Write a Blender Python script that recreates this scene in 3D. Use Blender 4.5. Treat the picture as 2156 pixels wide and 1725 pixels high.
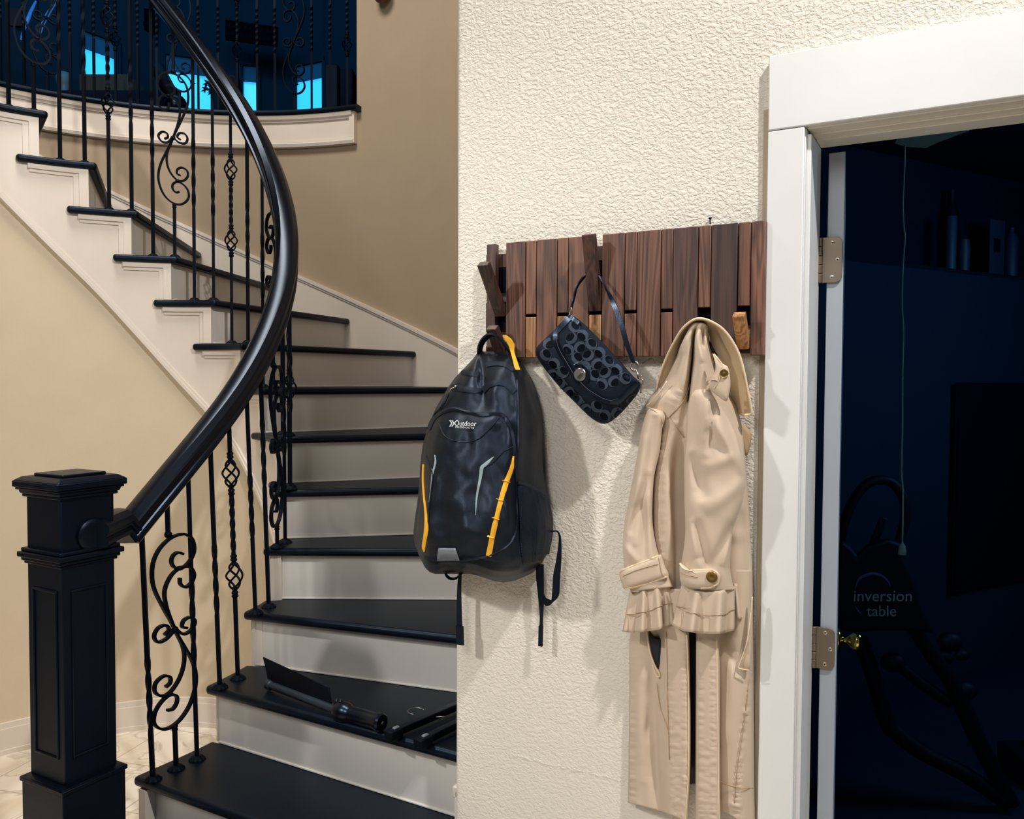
import bpy, bmesh, math, random
from mathutils import Vector, Matrix, noise
from mathutils.bvhtree import BVHTree

sc = bpy.context.scene
for o in list(bpy.data.objects):
    bpy.data.objects.remove(o)
random.seed(7)
V = Vector

# ------------------------------------------------------------------ camera
EYE = 1.556
FPX, CX, CY = 1750.0, 1078.0, 862.5
PITCH = math.atan((862.5 - 801.0) / FPX)
ROLL = 0.005
_f = V((0, math.cos(PITCH), -math.sin(PITCH)))
_r0 = V((1, 0, 0)); _u0 = V((0, math.sin(PITCH), math.cos(PITCH)))
_r = (_r0 + _u0 * ROLL).normalized(); _u = (_u0 - _r0 * ROLL).normalized()
cam_data = bpy.data.cameras.new('camera')
cam_data.sensor_width = 36.0
cam_data.lens = 36.0 * FPX / 2156.0
cam_data.clip_start = 0.05; cam_data.clip_end = 60
cam = bpy.data.objects.new('camera', cam_data)
sc.collection.objects.link(cam)
_m = Matrix(((_r.x, _u.x, -_f.x, 0), (_r.y, _u.y, -_f.y, 0), (_r.z, _u.z, -_f.z, EYE), (0, 0, 0, 1)))
cam.matrix_world = _m
sc.camera = cam
CAMP = V((0, 0, EYE))

# ------------------------------------------------------------------ world, colour, main lights
w = bpy.data.worlds.new('world'); sc.world = w; w.use_nodes = True
w.node_tree.nodes['Background'].inputs[0].default_value = (0.80, 0.86, 1.0, 1)
w.node_tree.nodes['Background'].inputs[1].default_value = 0.06
sc.view_settings.view_transform = 'Standard'
sc.view_settings.look = 'None'
sc.view_settings.gamma = 1.0
sc.view_settings.use_curve_mapping = False
sc.view_settings.exposure = 0.16

def lamp(name, kind, loc, power, color, size=0.2, target=None, spot=None, blend=0.5, size_y=None):
    d = bpy.data.lights.new(name, kind); d.energy = power; d.color = color
    if kind == 'AREA':
        d.shape = 'DISK' if size_y is None else 'RECTANGLE'; d.size = size
        if size_y: d.size_y = size_y
    elif kind in ('POINT', 'SPOT'):
        d.shadow_soft_size = size
    if kind == 'SPOT':
        d.spot_size = math.radians(spot); d.spot_blend = blend
    o = bpy.data.objects.new(name, d); sc.collection.objects.link(o); o.location = loc
    if target is not None:
        o.rotation_euler = (V(target) - V(loc)).to_track_quat('-Z', 'Y').to_euler()
    return o
WARM = (1.0, 0.93, 0.83); NEUT = (1.0, 0.965, 0.92)
lamp('foyer_ceiling_lamp', 'AREA', (1.20, 0.0, 4.15), 94, NEUT, 0.13, (0.25, 1.95, 1.2))
lamp('hall_spot_lamp', 'SPOT', (-3.0, 0.4, 3.5), 275, NEUT, 0.10, (-0.10, 2.1, 1.25), 36, 0.95)
lamp('stairwell_soft_light', 'AREA', (-1.6, 2.6, 5.2), 92, WARM, 1.2, (-1.6, 3.0, 0.0))  # unseen soft lamp added to light the stairs evenly
lamp('entry_fill_light', 'AREA', (-1.4, -1.4, 3.8), 54, NEUT, 1.6, (-0.9, 3.0, 1.2))  # unseen broad fill added to lift the shadows
# unseen blue fill lamps added to lift the dark upstairs and the side room
lamp('upstairs_blue_fill', 'AREA', (-2.6, 5.6, 5.35), 34, (0.05, 0.62, 1.0), 2.2, (-2.4, 7.9, 4.7), size_y=0.5)
lamp('side_room_blue_fill', 'AREA', (2.9, 2.4, 2.3), 16.0, (0.22, 0.62, 1.0), 0.8, (1.6, 4.2, 1.2))

# ------------------------------------------------------------------ geometry helpers
def ray(px, py):
    return (_f + _r * ((px - CX) / FPX) - _u * ((py - CY) / FPX))
def atY(px, py, Y):
    d = ray(px, py); return CAMP + d * (Y / d.y)
def onz(px, py, z):
    d = ray(px, py); return CAMP + d * ((z - EYE) / d.z)
# hook wall frame: origin P0 (its left corner), U to the right along it, N into it
_vd = ray(-2089, 785); _vd.z = 0; _vd.normalize()
U = -_vd; N = V((-U.y, U.x, 0))
if N.y < 0: N = -N
_p = atY(958, 800, 2.1); P0 = V((_p.x, _p.y, 0))
def W(u, o, z):
    return P0 + U * u - N * o + V((0, 0, z))
def hit(px, py, o=0.0):
    d = ray(px, py); t = -((CAMP - P0).dot(N) + o) / d.dot(N)
    return CAMP + d * t
def uz(px, py, o=0.0):
    p = hit(px, py, o); return ((p - P0).dot(U), p.z)
def lin(c):
    return tuple(((x / 255) / 12.92 if x / 255 <= 0.04045 else ((x / 255 + 0.055) / 1.055) ** 2.4) for x in c) + (1,)

def catmull(pts, n, closed=False):
    pts = [V(p) for p in pts]; out = []; L = len(pts)
    rng = L if closed else L - 1
    for i in range(rng):
        if closed:
            a, b, c, d = pts[(i - 1) % L], pts[i], pts[(i + 1) % L], pts[(i + 2) % L]
        else:
            b, c = pts[i], pts[i + 1]
            a = pts[i - 1] if i > 0 else b * 2 - c
            d = pts[i + 2] if i + 2 < L else c * 2 - b
        for k in range(n):
            t = k / n
            out.append(0.5 * ((2 * b) + (c - a) * t + (2 * a - 5 * b + 4 * c - d) * t * t + (3 * b - a - 3 * c + d) * t ** 3))
    if not closed: out.append(pts[-1].copy())
    return out

class MB:
    def __init__(s): s.v = []; s.f = []; s.m = []
    def add(s, vs, fs, mi=0):
        b = len(s.v); s.v += [V(p) for p in vs]
        for f in fs: s.f.append(tuple(b + i for i in f)); s.m.append(mi)
        return s
    def hexa(s, p, mi=0):   # p: 4 bottom, 4 top, both counter-clockwise
        return s.add(p, [(3, 2, 1, 0), (4, 5, 6, 7), (0, 1, 5, 4), (1, 2, 6, 5), (2, 3, 7, 6), (3, 0, 4, 7)], mi)
    def box(s, c, ax, ay, az, mi=0):   # centre and three half-vectors
        c = V(c); ax, ay, az = V(ax), V(ay), V(az)
        return s.hexa([c - ax - ay - az, c + ax - ay - az, c + ax + ay - az, c - ax + ay - az,
                       c - ax - ay + az, c + ax - ay + az, c + ax + ay + az, c - ax + ay + az], mi)
    def wbox(s, u0, u1, o0, o1, z0, z1, mi=0):   # box in hook wall coordinates
        return s.hexa([W(u0, o1, z0), W(u1, o1, z0), W(u1, o0, z0), W(u0, o0, z0),
                       W(u0, o1, z1), W(u1, o1, z1), W(u1, o0, z1), W(u0, o0, z1)], mi)
    def prism(s, poly, vec, mi=0):
        n = len(poly); vec = V(vec)
        a = [V(p) for p in poly]
        return s.add(a + [p + vec for p in a],
                     [tuple(range(n))[::-1], tuple(range(n, 2 * n))] + [(i, (i + 1) % n, n + (i + 1) % n, n + i) for i in range(n)], mi)
    def grid(s, rows, cu=False, cv=False, mi=0):
        R = len(rows); C = len(rows[0]); vs = [p for r in rows for p in r]; fs = []
        for i in range(R if cv else R - 1):
            for j in range(C if cu else C - 1):
                fs.append((i * C + j, i * C + (j + 1) % C, ((i + 1) % R) * C + (j + 1) % C, ((i + 1) % R) * C + j))
        return s.add(vs, fs, mi)
    def loft(s, rings, mi=0, caps=True):
        s.grid(rings, cu=True, mi=mi)
        if caps:
            C = len(rings[0])
            s.add(rings[0], [tuple(range(C))[::-1]], mi); s.add(rings[-1], [tuple(range(C))], mi)
        return s
    def sweep(s, path, prof, up=None, mi=0, closed=False, caps=True, twist=None):
        """prof: list of (a, b) in the frame (side, up) perpendicular to the path"""
        path = [V(p) for p in path]; n = len(path); rings = []; prev = None
        for i in range(n):
            if closed: t = path[(i + 1) % n] - path[i - 1]
            else: t = path[min(i + 1, n - 1)] - path[max(i - 1, 0)]
            t.normalize()
            if up is not None:
                upv = up[i] if isinstance(up, list) else up
                side = t.cross(V(upv)).normalized()
                if side.length < 1e-4: side = V((1, 0, 0))
            else:
                if prev is None:
                    ref = V((0, 0, 1)) if abs(t.z) < 0.9 else V((1, 0, 0))
                    side = t.cross(ref).normalized()
                else: side = (prev - t * prev.dot(t)).normalized()
            prev = side; upp = side.cross(t).normalized()
            if twist:
                a = twist[i]; side, upp = side * math.cos(a) + upp * math.sin(a), upp * math.cos(a) - side * math.sin(a)
            rings.append([path[i] + side * p[0] + upp * p[1] for p in prof])
        s.grid(rings, cu=True, cv=closed, mi=mi)
        if caps and not closed:
            C = len(prof)
            s.add(rings[0], [tuple(range(C))[::-1]], mi); s.add(rings[-1], [tuple(range(C))], mi)
        return s
    def tube(s, path, r, seg=10, mi=0, closed=False):
        rr = r if isinstance(r, (list, tuple)) else None
        if rr is None:
            return s.sweep(path, [(r * math.cos(2 * math.pi * k / seg), r * math.sin(2 * math.pi * k / seg)) for k in range(seg)], mi=mi, closed=closed)
        path = [V(p) for p in path]; n = len(path); rings = []; prev = None
        for i in range(n):
            t = (path[min(i + 1, n - 1)] - path[max(i - 1, 0)]).normalized()
            if prev is None:
                ref = V((0, 0, 1)) if abs(t.z) < 0.9 else V((1, 0, 0)); side = t.cross(ref).normalized()
            else: side = (prev - t * prev.dot(t)).normalized()
            prev = side; up = side.cross(t)
            rings.append([path[i] + (side * math.cos(2 * math.pi * k / seg) + up * math.sin(2 * math.pi * k / seg)) * rr[i] for k in range(seg)])
        return s.loft(rings, mi)
    def lathe(s, base, axis, prof, seg=20, mi=0, fl=None):
        """prof: list of (radius, height along axis)"""
        base = V(base); axis = V(axis).normalized()
        ref = V((0, 0, 1)) if abs(axis.z) < 0.9 else V((1, 0, 0))
        a = axis.cross(ref).normalized(); b = axis.cross(a)
        rings = []
        for r, h in prof:
            ring = []
            for k in range(seg):
                q = 2 * math.pi * k / seg; rk = r * (1 + (fl * math.cos(q * seg / 2) if fl else 0))
                ring.append(base + axis * h + (a * math.cos(q) + b * math.sin(q)) * rk)
            rings.append(ring)
        return s.loft(rings, mi)
    def ball(s, c, r, seg=14, mi=0, sq=(1, 1, 1)):
        c = V(c); rings = []
        for i in range(1, 9):
            a = math.pi * i / 9
            rings.append([c + V((r * math.sin(a) * math.cos(2 * math.pi * k / seg) * sq[0], r * math.sin(a) * math.sin(2 * math.pi * k / seg) * sq[1], r * math.cos(a) * sq[2])) for k in range(seg)])
        return s.loft(rings, mi)

WO = {}
def world_origin(o):
    c = V((0, 0, 0))
    while o is not None: c = c + o.location; o = o.parent
    return c
def obj(name, m, mats, parent=None, smooth=False, bevel=None, solid=None, sub=None, auto=None):
    me = bpy.data.meshes.new(name)
    c = V((0, 0, 0))
    if m.v:
        lo = V([min(p[i] for p in m.v) for i in range(3)]); hi = V([max(p[i] for p in m.v) for i in range(3)])
        c = V(((lo.x + hi.x) / 2, (lo.y + hi.y) / 2, lo.z))
    me.from_pydata([tuple(p - c) for p in m.v], [], m.f)
    if not isinstance(mats, (list, tuple)): mats = [mats]
    for k in mats: me.materials.append(k)
    for p, mi in zip(me.polygons, m.m): p.material_index = mi
    bm = bmesh.new(); bm.from_mesh(me)
    bmesh.ops.remove_doubles(bm, verts=bm.verts, dist=1e-5)
    bmesh.ops.recalc_face_normals(bm, faces=bm.faces)
    bm.to_mesh(me); bm.free()
    if smooth or auto:
        for p in me.polygons: p.use_smooth = True
    if auto: me.set_sharp_from_angle(angle=math.radians(auto))
    me.update()
    o = bpy.data.objects.new(name, me); sc.collection.objects.link(o)
    WO[o.name] = c
    if parent is not None:
        o.parent = parent; o.location = c - world_origin(parent)
    else: o.location = c
    if solid: 
        q = o.modifiers.new('s', 'SOLIDIFY'); q.thickness = solid; q.offset = 0
    if bevel:
        q = o.modifiers.new('b', 'BEVEL'); q.width = bevel[0]; q.segments = bevel[1]; q.limit_method = 'ANGLE'; q.angle_limit = math.radians(bevel[2] if len(bevel) > 2 else 40)
        q.harden_normals = False
        for p in me.polygons: p.use_smooth = True
        me.set_sharp_from_angle(angle=math.radians(35))
    if sub:
        q = o.modifiers.new('u', 'SUBSURF'); q.levels = sub; q.render_levels = sub
    return o
def thing(name, label, cat, loc, group=None):
    o = bpy.data.objects.new(name, None); sc.collection.objects.link(o)
    o.empty_display_size = 0.1; o.location = loc; WO[o.name] = V(loc)
    o['label'] = label; o['category'] = cat
    if group: o['group'] = group
    return o
def tag(o, label, cat, group=None):
    o['label'] = label; o['category'] = cat
    if group: o['group'] = group
    return o
def struct(o): o['kind'] = 'structure'; return o
def bvh(o):
    dg = bpy.context.evaluated_depsgraph_get(); bpy.context.view_layer.update()
    e = o.evaluated_get(dg); me = e.to_mesh(); mw = o.matrix_world
    t = BVHTree.FromPolygons([mw @ v.co for v in me.vertices], [tuple(p.vertices) for p in me.polygons])
    e.to_mesh_clear(); return t
def onto(t, px, py, off=0.001):
    """the point of a surface that shows at this place of the photograph, lifted a little off it"""
    d = ray(px, py).normalized(); h = t.ray_cast(CAMP, d)
    if h[0] is None:
        h = t.find_nearest(hit(px, py, 0.12))
    nrm = h[1]
    if nrm.dot(d) > 0: nrm = -nrm
    return h[0] + nrm * off, nrm
def strip(t, pts, wpx, off=0.0015, n=6, th=0.002):
    """a band lying on a surface along a drawn line; wpx is its half width in photo pixels (number or list)"""
    pts2 = catmull([V((p[0], p[1], 0)) for p in pts], n)
    rows = []; m = MB(); L = len(pts2)
    for i, p in enumerate(pts2):
        tg = (pts2[min(i + 1, L - 1)] - pts2[max(i - 1, 0)]).normalized(); s = V((-tg.y, tg.x, 0))
        k = i / (L - 1) * (len(wpx) - 1) if isinstance(wpx, (list, tuple)) else 0
        ww = wpx if not isinstance(wpx, (list, tuple)) else wpx[int(k)] * (1 - k % 1) + wpx[min(int(k) + 1, len(wpx) - 1)] * (k % 1)
        ring = []
        a, na = onto(t, p.x - s.x * ww, p.y - s.y * ww, off); b, nb = onto(t, p.x + s.x * ww, p.y + s.y * ww, off)
        c, nc = onto(t, p.x, p.y, off)
        ring = [a - na * th * 1.2, a + na * th * 0.2, c + nc * th, b + nb * th * 0.2, b - nb * th * 1.2, c - nc * th * 1.2]
        rows.append(ring)
    m.loft(rows); return m
# ------------------------------------------------------------------ materials
def mat(name, col, rough=0.5, metal=0.0, spec=0.5, emit=None, es=1.0, bump=None, vary=None, coat=0.0, sheen=0.0):
    """bump: (scale, strength, distance, detail)   vary: (scale, amount)"""
    m = bpy.data.materials.new(name); m.use_nodes = True; nt = m.node_tree; b = nt.nodes['Principled BSDF']
    b.inputs['Base Color'].default_value = lin(col); b.inputs['Roughness'].default_value = rough
    b.inputs['Metallic'].default_value = metal; b.inputs['Specular IOR Level'].default_value = spec
    b.inputs['Coat Weight'].default_value = coat; b.inputs['Sheen Weight'].default_value = sheen
    if emit: b.inputs['Emission Color'].default_value = lin(emit); b.inputs['Emission Strength'].default_value = es
    tc = nt.nodes.new('ShaderNodeTexCoord')
    sc_v, am = vary if vary else (6.0, 0.06)
    n = nt.nodes.new('ShaderNodeTexNoise'); n.inputs['Scale'].default_value = sc_v; n.inputs['Detail'].default_value = 4
    nt.links.new(tc.outputs['Object'], n.inputs['Vector'])
    mx = nt.nodes.new('ShaderNodeMixRGB'); mx.blend_type = 'MIX'
    c = lin(col); mx.inputs[1].default_value = tuple(x * (1 - am) for x in c[:3]) + (1,); mx.inputs[2].default_value = tuple(min(1, x * (1 + am)) for x in c[:3]) + (1,)
    nt.links.new(n.outputs['Fac'], mx.inputs[0]); nt.links.new(mx.outputs[0], b.inputs['Base Color'])
    if bump:
        n2 = nt.nodes.new('ShaderNodeTexNoise'); n2.inputs['Scale'].default_value = bump[0]; n2.inputs['Detail'].default_value = bump[3] if len(bump) > 3 else 3
        nt.links.new(tc.outputs['Object'], n2.inputs['Vector'])
        bp = nt.nodes.new('ShaderNodeBump'); bp.inputs['Strength'].default_value = bump[1]; bp.inputs['Distance'].default_value = bump[2]
        nt.links.new(n2.outputs['Fac'], bp.inputs['Height']); nt.links.new(bp.outputs[0], b.inputs['Normal'])
    return m

def wall_texture():
    m = bpy.data.materials.new('knockdown plaster'); m.use_nodes = True; nt = m.node_tree; b = nt.nodes['Principled BSDF']
    b.inputs['Base Color'].default_value = lin((226, 219, 207)); b.inputs['Roughness'].default_value = 0.75
    L = nt.links; N_ = nt.nodes.new
    tc = N_('ShaderNodeTexCoord')
    wn = N_('ShaderNodeTexNoise'); wn.inputs['Scale'].default_value = 38; wn.inputs['Detail'].default_value = 2
    L.new(tc.outputs['Object'], wn.inputs['Vector'])
    vm = N_('ShaderNodeVectorMath'); vm.operation = 'MULTIPLY_ADD'; vm.inputs[1].default_value = (0.016, 0.016, 0.016)
    L.new(wn.outputs['Color'], vm.inputs[0]); L.new(tc.outputs['Object'], vm.inputs[2])
    mp = N_('ShaderNodeMapping'); mp.inputs['Scale'].default_value = (1, 1, 1.5); L.new(vm.outputs[0], mp.inputs[0])
    n1 = N_('ShaderNodeTexNoise'); n1.inputs['Scale'].default_value = 104; n1.inputs['Detail'].default_value = 3; n1.inputs['Roughness'].default_value = 0.55
    L.new(mp.outputs[0], n1.inputs['Vector'])
    cr = N_('ShaderNodeValToRGB'); cr.color_ramp.elements[0].position = 0.40; cr.color_ramp.elements[1].position = 0.60
    L.new(n1.outputs['Fac'], cr.inputs[0])
    n2 = N_('ShaderNodeTexNoise'); n2.inputs['Scale'].default_value = 260; L.new(tc.outputs['Object'], n2.inputs['Vector'])
    ma = N_('ShaderNodeMath'); ma.operation = 'MULTIPLY_ADD'; ma.inputs[1].default_value = 0.12
    L.new(n2.outputs['Fac'], ma.inputs[0]); L.new(cr.outputs[0], ma.inputs[2])
    # smoother low on the wall, where it has been patched over
    sp = N_('ShaderNodeSeparateXYZ'); L.new(tc.outputs['Object'], sp.inputs[0])
    mr = N_('ShaderNodeMapRange'); mr.inputs[1].default_value = 0.55; mr.inputs[2].default_value = 1.25; mr.inputs[3].default_value = 0.45; mr.inputs[4].default_value = 0.95
    L.new(sp.outputs['Z'], mr.inputs[0])
    bp = N_('ShaderNodeBump'); bp.inputs['Distance'].default_value = 0.0015
    L.new(mr.outputs[0], bp.inputs['Strength']); L.new(ma.outputs[0], bp.inputs['Height']); L.new(bp.outputs[0], b.inputs['Normal'])
    return m
def walnut(name, dark, light, scale=1.0):
    m = bpy.data.materials.new(name); m.use_nodes = True; nt = m.node_tree; b = nt.nodes['Principled BSDF']
    b.inputs['Roughness'].default_value = 0.48; L = nt.links; N_ = nt.nodes.new
    tc = N_('ShaderNodeTexCoord'); oi = N_('ShaderNodeObjectInfo')
    va = N_('ShaderNodeVectorMath'); va.operation = 'MULTIPLY_ADD'; va.inputs[1].default_value = (9, 5, 7)
    L.new(oi.outputs['Random'], va.inputs[0]); L.new(tc.outputs['Object'], va.inputs[2])
    mp = N_('ShaderNodeMapping'); mp.inputs['Scale'].default_value = (1, 1, 0.075); L.new(va.outputs[0], mp.inputs[0])
    n0 = N_('ShaderNodeTexNoise'); n0.inputs['Scale'].default_value = 16 * scale; n0.inputs['Detail'].default_value = 1.5; n0.inputs['Distortion'].default_value = 1.1
    L.new(mp.outputs[0], n0.inputs['Vector'])
    mu = N_('ShaderNodeMath'); mu.operation = 'MULTIPLY'; mu.inputs[1].default_value = 15; L.new(n0.outputs['Fac'], mu.inputs[0])
    fr = N_('ShaderNodeMath'); fr.operation = 'PINGPONG'; fr.inputs[1].default_value = 1.0; L.new(mu.outputs[0], fr.inputs[0])
    n1 = N_('ShaderNodeTexNoise'); n1.inputs['Scale'].default_value = 260; n1.inputs['Detail'].default_value = 3
    mp2 = N_('ShaderNodeMapping'); mp2.inputs['Scale'].default_value = (1, 1, 0.03); L.new(va.outputs[0], mp2.inputs[0]); L.new(mp2.outputs[0], n1.inputs['Vector'])
    ad = N_('ShaderNodeMath'); ad.operation = 'MULTIPLY_ADD'; ad.inputs[1].default_value = 0.55; L.new(fr.outputs[0], ad.inputs[0]); L.new(n1.outputs['Fac'], ad.inputs[2])
    cr = N_('ShaderNodeValToRGB'); e = cr.color_ramp.elements
    e[0].position = 0.3; e[0].color = lin(dark); e[1].position = 1.05; e[1].color = lin(light)
    mid = e.new(0.72); mid.color = tuple((a + c) / 2 for a, c in zip(lin(dark), lin(light)))
    L.new(ad.outputs[0], cr.inputs[0])
    hs = N_('ShaderNodeHueSaturation'); mr = N_('ShaderNodeMapRange'); mr.inputs[3].default_value = 0.8; mr.inputs[4].default_value = 1.25
    L.new(oi.outputs['Random'], mr.inputs[0]); L.new(mr.outputs[0], hs.inputs['Value']); L.new(cr.outputs[0], hs.inputs['Color']); L.new(hs.outputs[0], b.inputs['Base Color'])
    bp = N_('ShaderNodeBump'); bp.inputs['Strength'].default_value = 0.25; bp.inputs['Distance'].default_value = 0.0006
    L.new(n1.outputs['Fac'], bp.inputs['Height']); L.new(bp.outputs[0], b.inputs['Normal'])
    return m
def marble():
    m = bpy.data.materials.new('marble tile'); m.use_nodes = True; nt = m.node_tree; b = nt.nodes['Principled BSDF']
    L = nt.links; N_ = nt.nodes.new; b.inputs['Roughness'].default_value = 0.18
    tc = N_('ShaderNodeTexCoord'); n = N_('ShaderNodeTexNoise'); n.inputs['Scale'].default_value = 3.2; n.inputs['Detail'].default_value = 6; n.inputs['Distortion'].default_value = 1.6
    L.new(tc.outputs['Object'], n.inputs['Vector'])
    cr = N_('ShaderNodeValToRGB'); e = cr.color_ramp.elements; e[0].position = 0.30; e[0].color = lin((214, 198, 176)); e[1].position = 0.60; e[1].color = lin((236, 226, 212))
    q = e.new(0.47); q.color = lin((232, 222, 206)); q = e.new(0.5); q.color = lin((204, 190, 170)); q = e.new(0.53); q.color = lin((236, 228, 214))
    L.new(n.outputs['Fac'], cr.inputs[0])
    br = N_('ShaderNodeTexBrick'); br.offset = 0; br.inputs['Scale'].default_value = 1.0; br.inputs['Mortar Size'].default_value = 0.003
    br.inputs['Brick Width'].default_value = 0.32; br.inputs['Row Height'].default_value = 0.32; br.inputs['Mortar'].default_value = lin((190, 178, 160))
    mp = N_('ShaderNodeMapping'); mp.inputs['Rotation'].default_value = (0, 0, 0.27); L.new(tc.outputs['Object'], mp.inputs[0]); L.new(mp.outputs[0], br.inputs['Vector'])
    L.new(cr.outputs[0], br.inputs['Color1']); L.new(cr.outputs[0], br.inputs['Color2']); L.new(br.outputs['Color'], b.inputs['Base Color'])
    return m
def weave(name, col, rough, scale, strength, dist, sheen=0.0, spec=0.3, stretch=(1, 1, 1), col2=None):
    m = bpy.data.materials.new(name); m.use_nodes = True; nt = m.node_tree; b = nt.nodes['Principled BSDF']
    L = nt.links; N_ = nt.nodes.new; b.inputs['Roughness'].default_value = rough; b.inputs['Sheen Weight'].default_value = sheen; b.inputs['Specular IOR Level'].default_value = spec
    tc = N_('ShaderNodeTexCoord'); mp = N_('ShaderNodeMapping'); mp.inputs['Scale'].default_value = stretch; L.new(tc.outputs['Object'], mp.inputs[0])
    wv = N_('ShaderNodeTexWave'); wv.bands_direction = 'DIAGONAL'; wv.inputs['Scale'].default_value = scale; wv.inputs['Distortion'].default_value = 1.0
    L.new(mp.outputs[0], wv.inputs['Vector'])
    n = N_('ShaderNodeTexNoise'); n.inputs['Scale'].default_value = 14; n.inputs['Detail'].default_value = 4; L.new(tc.outputs['Object'], n.inputs['Vector'])
    mx = N_('ShaderNodeMixRGB'); c = lin(col); c2 = lin(col2) if col2 else tuple(x * 1.18 for x in c[:3]) + (1,)
    mx.inputs[1].default_value = tuple(x * 0.86 for x in c[:3]) + (1,); mx.inputs[2].default_value = c2
    L.new(n.outputs['Fac'], mx.inputs[0]); L.new(mx.outputs[0], b.inputs['Base Color'])
    ad = N_('ShaderNodeMath'); ad.operation = 'MULTIPLY_ADD'; ad.inputs[1].default_value = 1.2; L.new(n.outputs['Fac'], ad.inputs[0]); L.new(wv.outputs['Fac'], ad.inputs[2])
    bp = N_('ShaderNodeBump'); bp.inputs['Strength'].default_value = strength; bp.inputs['Distance'].default_value = dist
    L.new(ad.outputs[0], bp.inputs['Height']); L.new(bp.outputs[0], b.inputs['Normal'])
    return m

M = {}
M['plaster'] = wall_texture()
M['tan'] = mat('tan paint', (212, 197, 172), 0.8, bump=(150, 0.25, 0.0015))
M['tan_shaded'] = mat('tan paint with stair wall shade', (168, 150, 128), 0.8, bump=(170, 0.2, 0.0012))  # weaker light on the stair wall put into a darker tan
M['trim'] = mat('cream trim paint', (222, 212, 201), 0.4, bump=(60, 0.05, 0.001))
M['casing'] = mat('white casing paint', (220, 221, 221), 0.35, bump=(30, 0.06, 0.001))
M['jamb'] = mat('cream jamb paint', (222, 217, 204), 0.4)
M['riser'] = mat('pale riser paint', (214, 211, 205), 0.35, bump=(20, 0.04, 0.001))
M['tread'] = mat('black stained oak', (6, 14, 24), 0.40, bump=(40, 0.12, 0.0006, 6), vary=(9, 0.4), spec=0.24)
M['rail'] = mat('dark espresso wood', (7, 8, 16), 0.30, bump=(70, 0.18, 0.0008, 6), vary=(14, 0.5), coat=0.0, spec=0.34)
M['newel'] = mat('black painted wood', (3, 7, 18), 0.38, vary=(10, 0.3), spec=0.28)
M['iron'] = mat('black wrought iron', (3, 6, 15), 0.55, spec=0.14, bump=(120, 0.1, 0.0004))
M['walnut'] = walnut('walnut', (42, 26, 22), (112, 74, 56))
M['walnut_dark'] = walnut('dark walnut', (32, 20, 20), (76, 50, 42))
M['walnut_light'] = walnut('golden walnut', (104, 66, 38), (172, 126, 80))
M['rack_back'] = mat('brown rack rail', (70, 44, 24), 0.6)
M['nylon'] = weave('black nylon', (4, 7, 15), 0.38, 420, 0.35, 0.0005, sheen=0.03, spec=0.42)
M['nylon_dark'] = weave('matte black nylon', (5, 8, 17), 0.55, 300, 0.3, 0.0005, spec=0.4)
M['mesh'] = weave('black pocket mesh', (8, 14, 28), 0.5, 130, 0.9, 0.002, spec=0.4)
M['webbing'] = weave('black webbing', (6, 9, 18), 0.6, 500, 0.4, 0.0006)
M['piping'] = mat('black piping', (11, 14, 24), 0.5)
M['yellow'] = weave('yellow webbing', (236, 176, 50), 0.6, 500, 0.25, 0.0005)
M['reflective'] = mat('grey reflective tape', (120, 126, 138), 0.4, bump=(300, 0.2, 0.0004))
M['reflect_pale'] = mat('pale reflective print', (142, 160, 166), 0.4)
M['white_print'] = mat('white print', (220, 222, 226), 0.5)
M['coat'] = mat('khaki cotton twill', (200, 181, 160), 0.8, bump=(420, 0.18, 0.0006, 4), sheen=0.1, vary=(16, 0.07), spec=0.25)
M['coat_in'] = mat('khaki cotton, collar', (190, 168, 136), 0.8, bump=(420, 0.18, 0.0006, 4), vary=(16, 0.07), spec=0.25)
M['coat_pipe'] = mat('pale khaki piping', (226, 204, 172), 0.6)
M['coat_stitch'] = mat('khaki seam', (168, 142, 108), 0.8)
M['lining'] = mat('dark coat lining', (14, 16, 26), 0.6)
M['brassb'] = mat('brass', (168, 138, 82), 0.3, metal=1.0)
M['brass'] = mat('polished brass', (214, 178, 92), 0.12, metal=1.0)
M['silver'] = mat('polished steel', (150, 146, 140), 0.36, metal=1.0)
M['nickel'] = mat('satin nickel', (128, 116, 102), 0.42, metal=0.75, bump=(200, 0.15, 0.0004))
M['screw'] = mat('screw head', (196, 188, 176), 0.3, metal=0.8)
M['dark'] = mat('recess shade colour', (6, 7, 14), 0.9, spec=0.1)  # shade of recesses put in as a near black colour
M['bag'] = weave('black jacquard', (9, 13, 24), 0.7, 400, 0.4, 0.0006)
M['bag_c'] = mat('charcoal monogram weave', (50, 56, 67), 0.7, bump=(400, 0.3, 0.0004))
M['bag_o'] = mat('black satin monogram weave', (3, 4, 12), 0.6)
M['leather'] = mat('black leather', (6, 9, 20), 0.3, bump=(220, 0.3, 0.0006), spec=0.5)
M['thread'] = mat('grey stitching', (36, 42, 54), 0.6)
M['marble'] = marble()
M['doorpaint'] = mat('grey white door paint', (158, 166, 176), 0.45, bump=(40, 0.06, 0.001))
M['navy'] = mat('midnight blue room darkness', (6, 16, 36), 0.8, spec=0.1)  # the unlit room's darkness is put into the wall colour
M['navy2'] = mat('deep blue room darkness', (6, 30, 48), 0.85, spec=0.1)  # darkness of the unlit rooms mixed into this blue
M['navyfloor'] = mat('plank floor with room darkness', (8, 24, 44), 0.7, spec=0.15, vary=(3, 0.3))  # floor kept near black to carry the room's darkness
M['blackthing'] = mat('matte black plastic', (3, 4, 16), 0.6, spec=0.2)
M['blackgloss'] = mat('glossy black plastic', (5, 7, 18), 0.28, spec=0.5)
M['cord'] = mat('pale green cord', (70, 104, 110), 0.7)
M['print'] = mat('grey lettering', (92, 118, 132), 0.7)
M['bluearc'] = mat('dark blue print', (20, 40, 110), 0.7)
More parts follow.
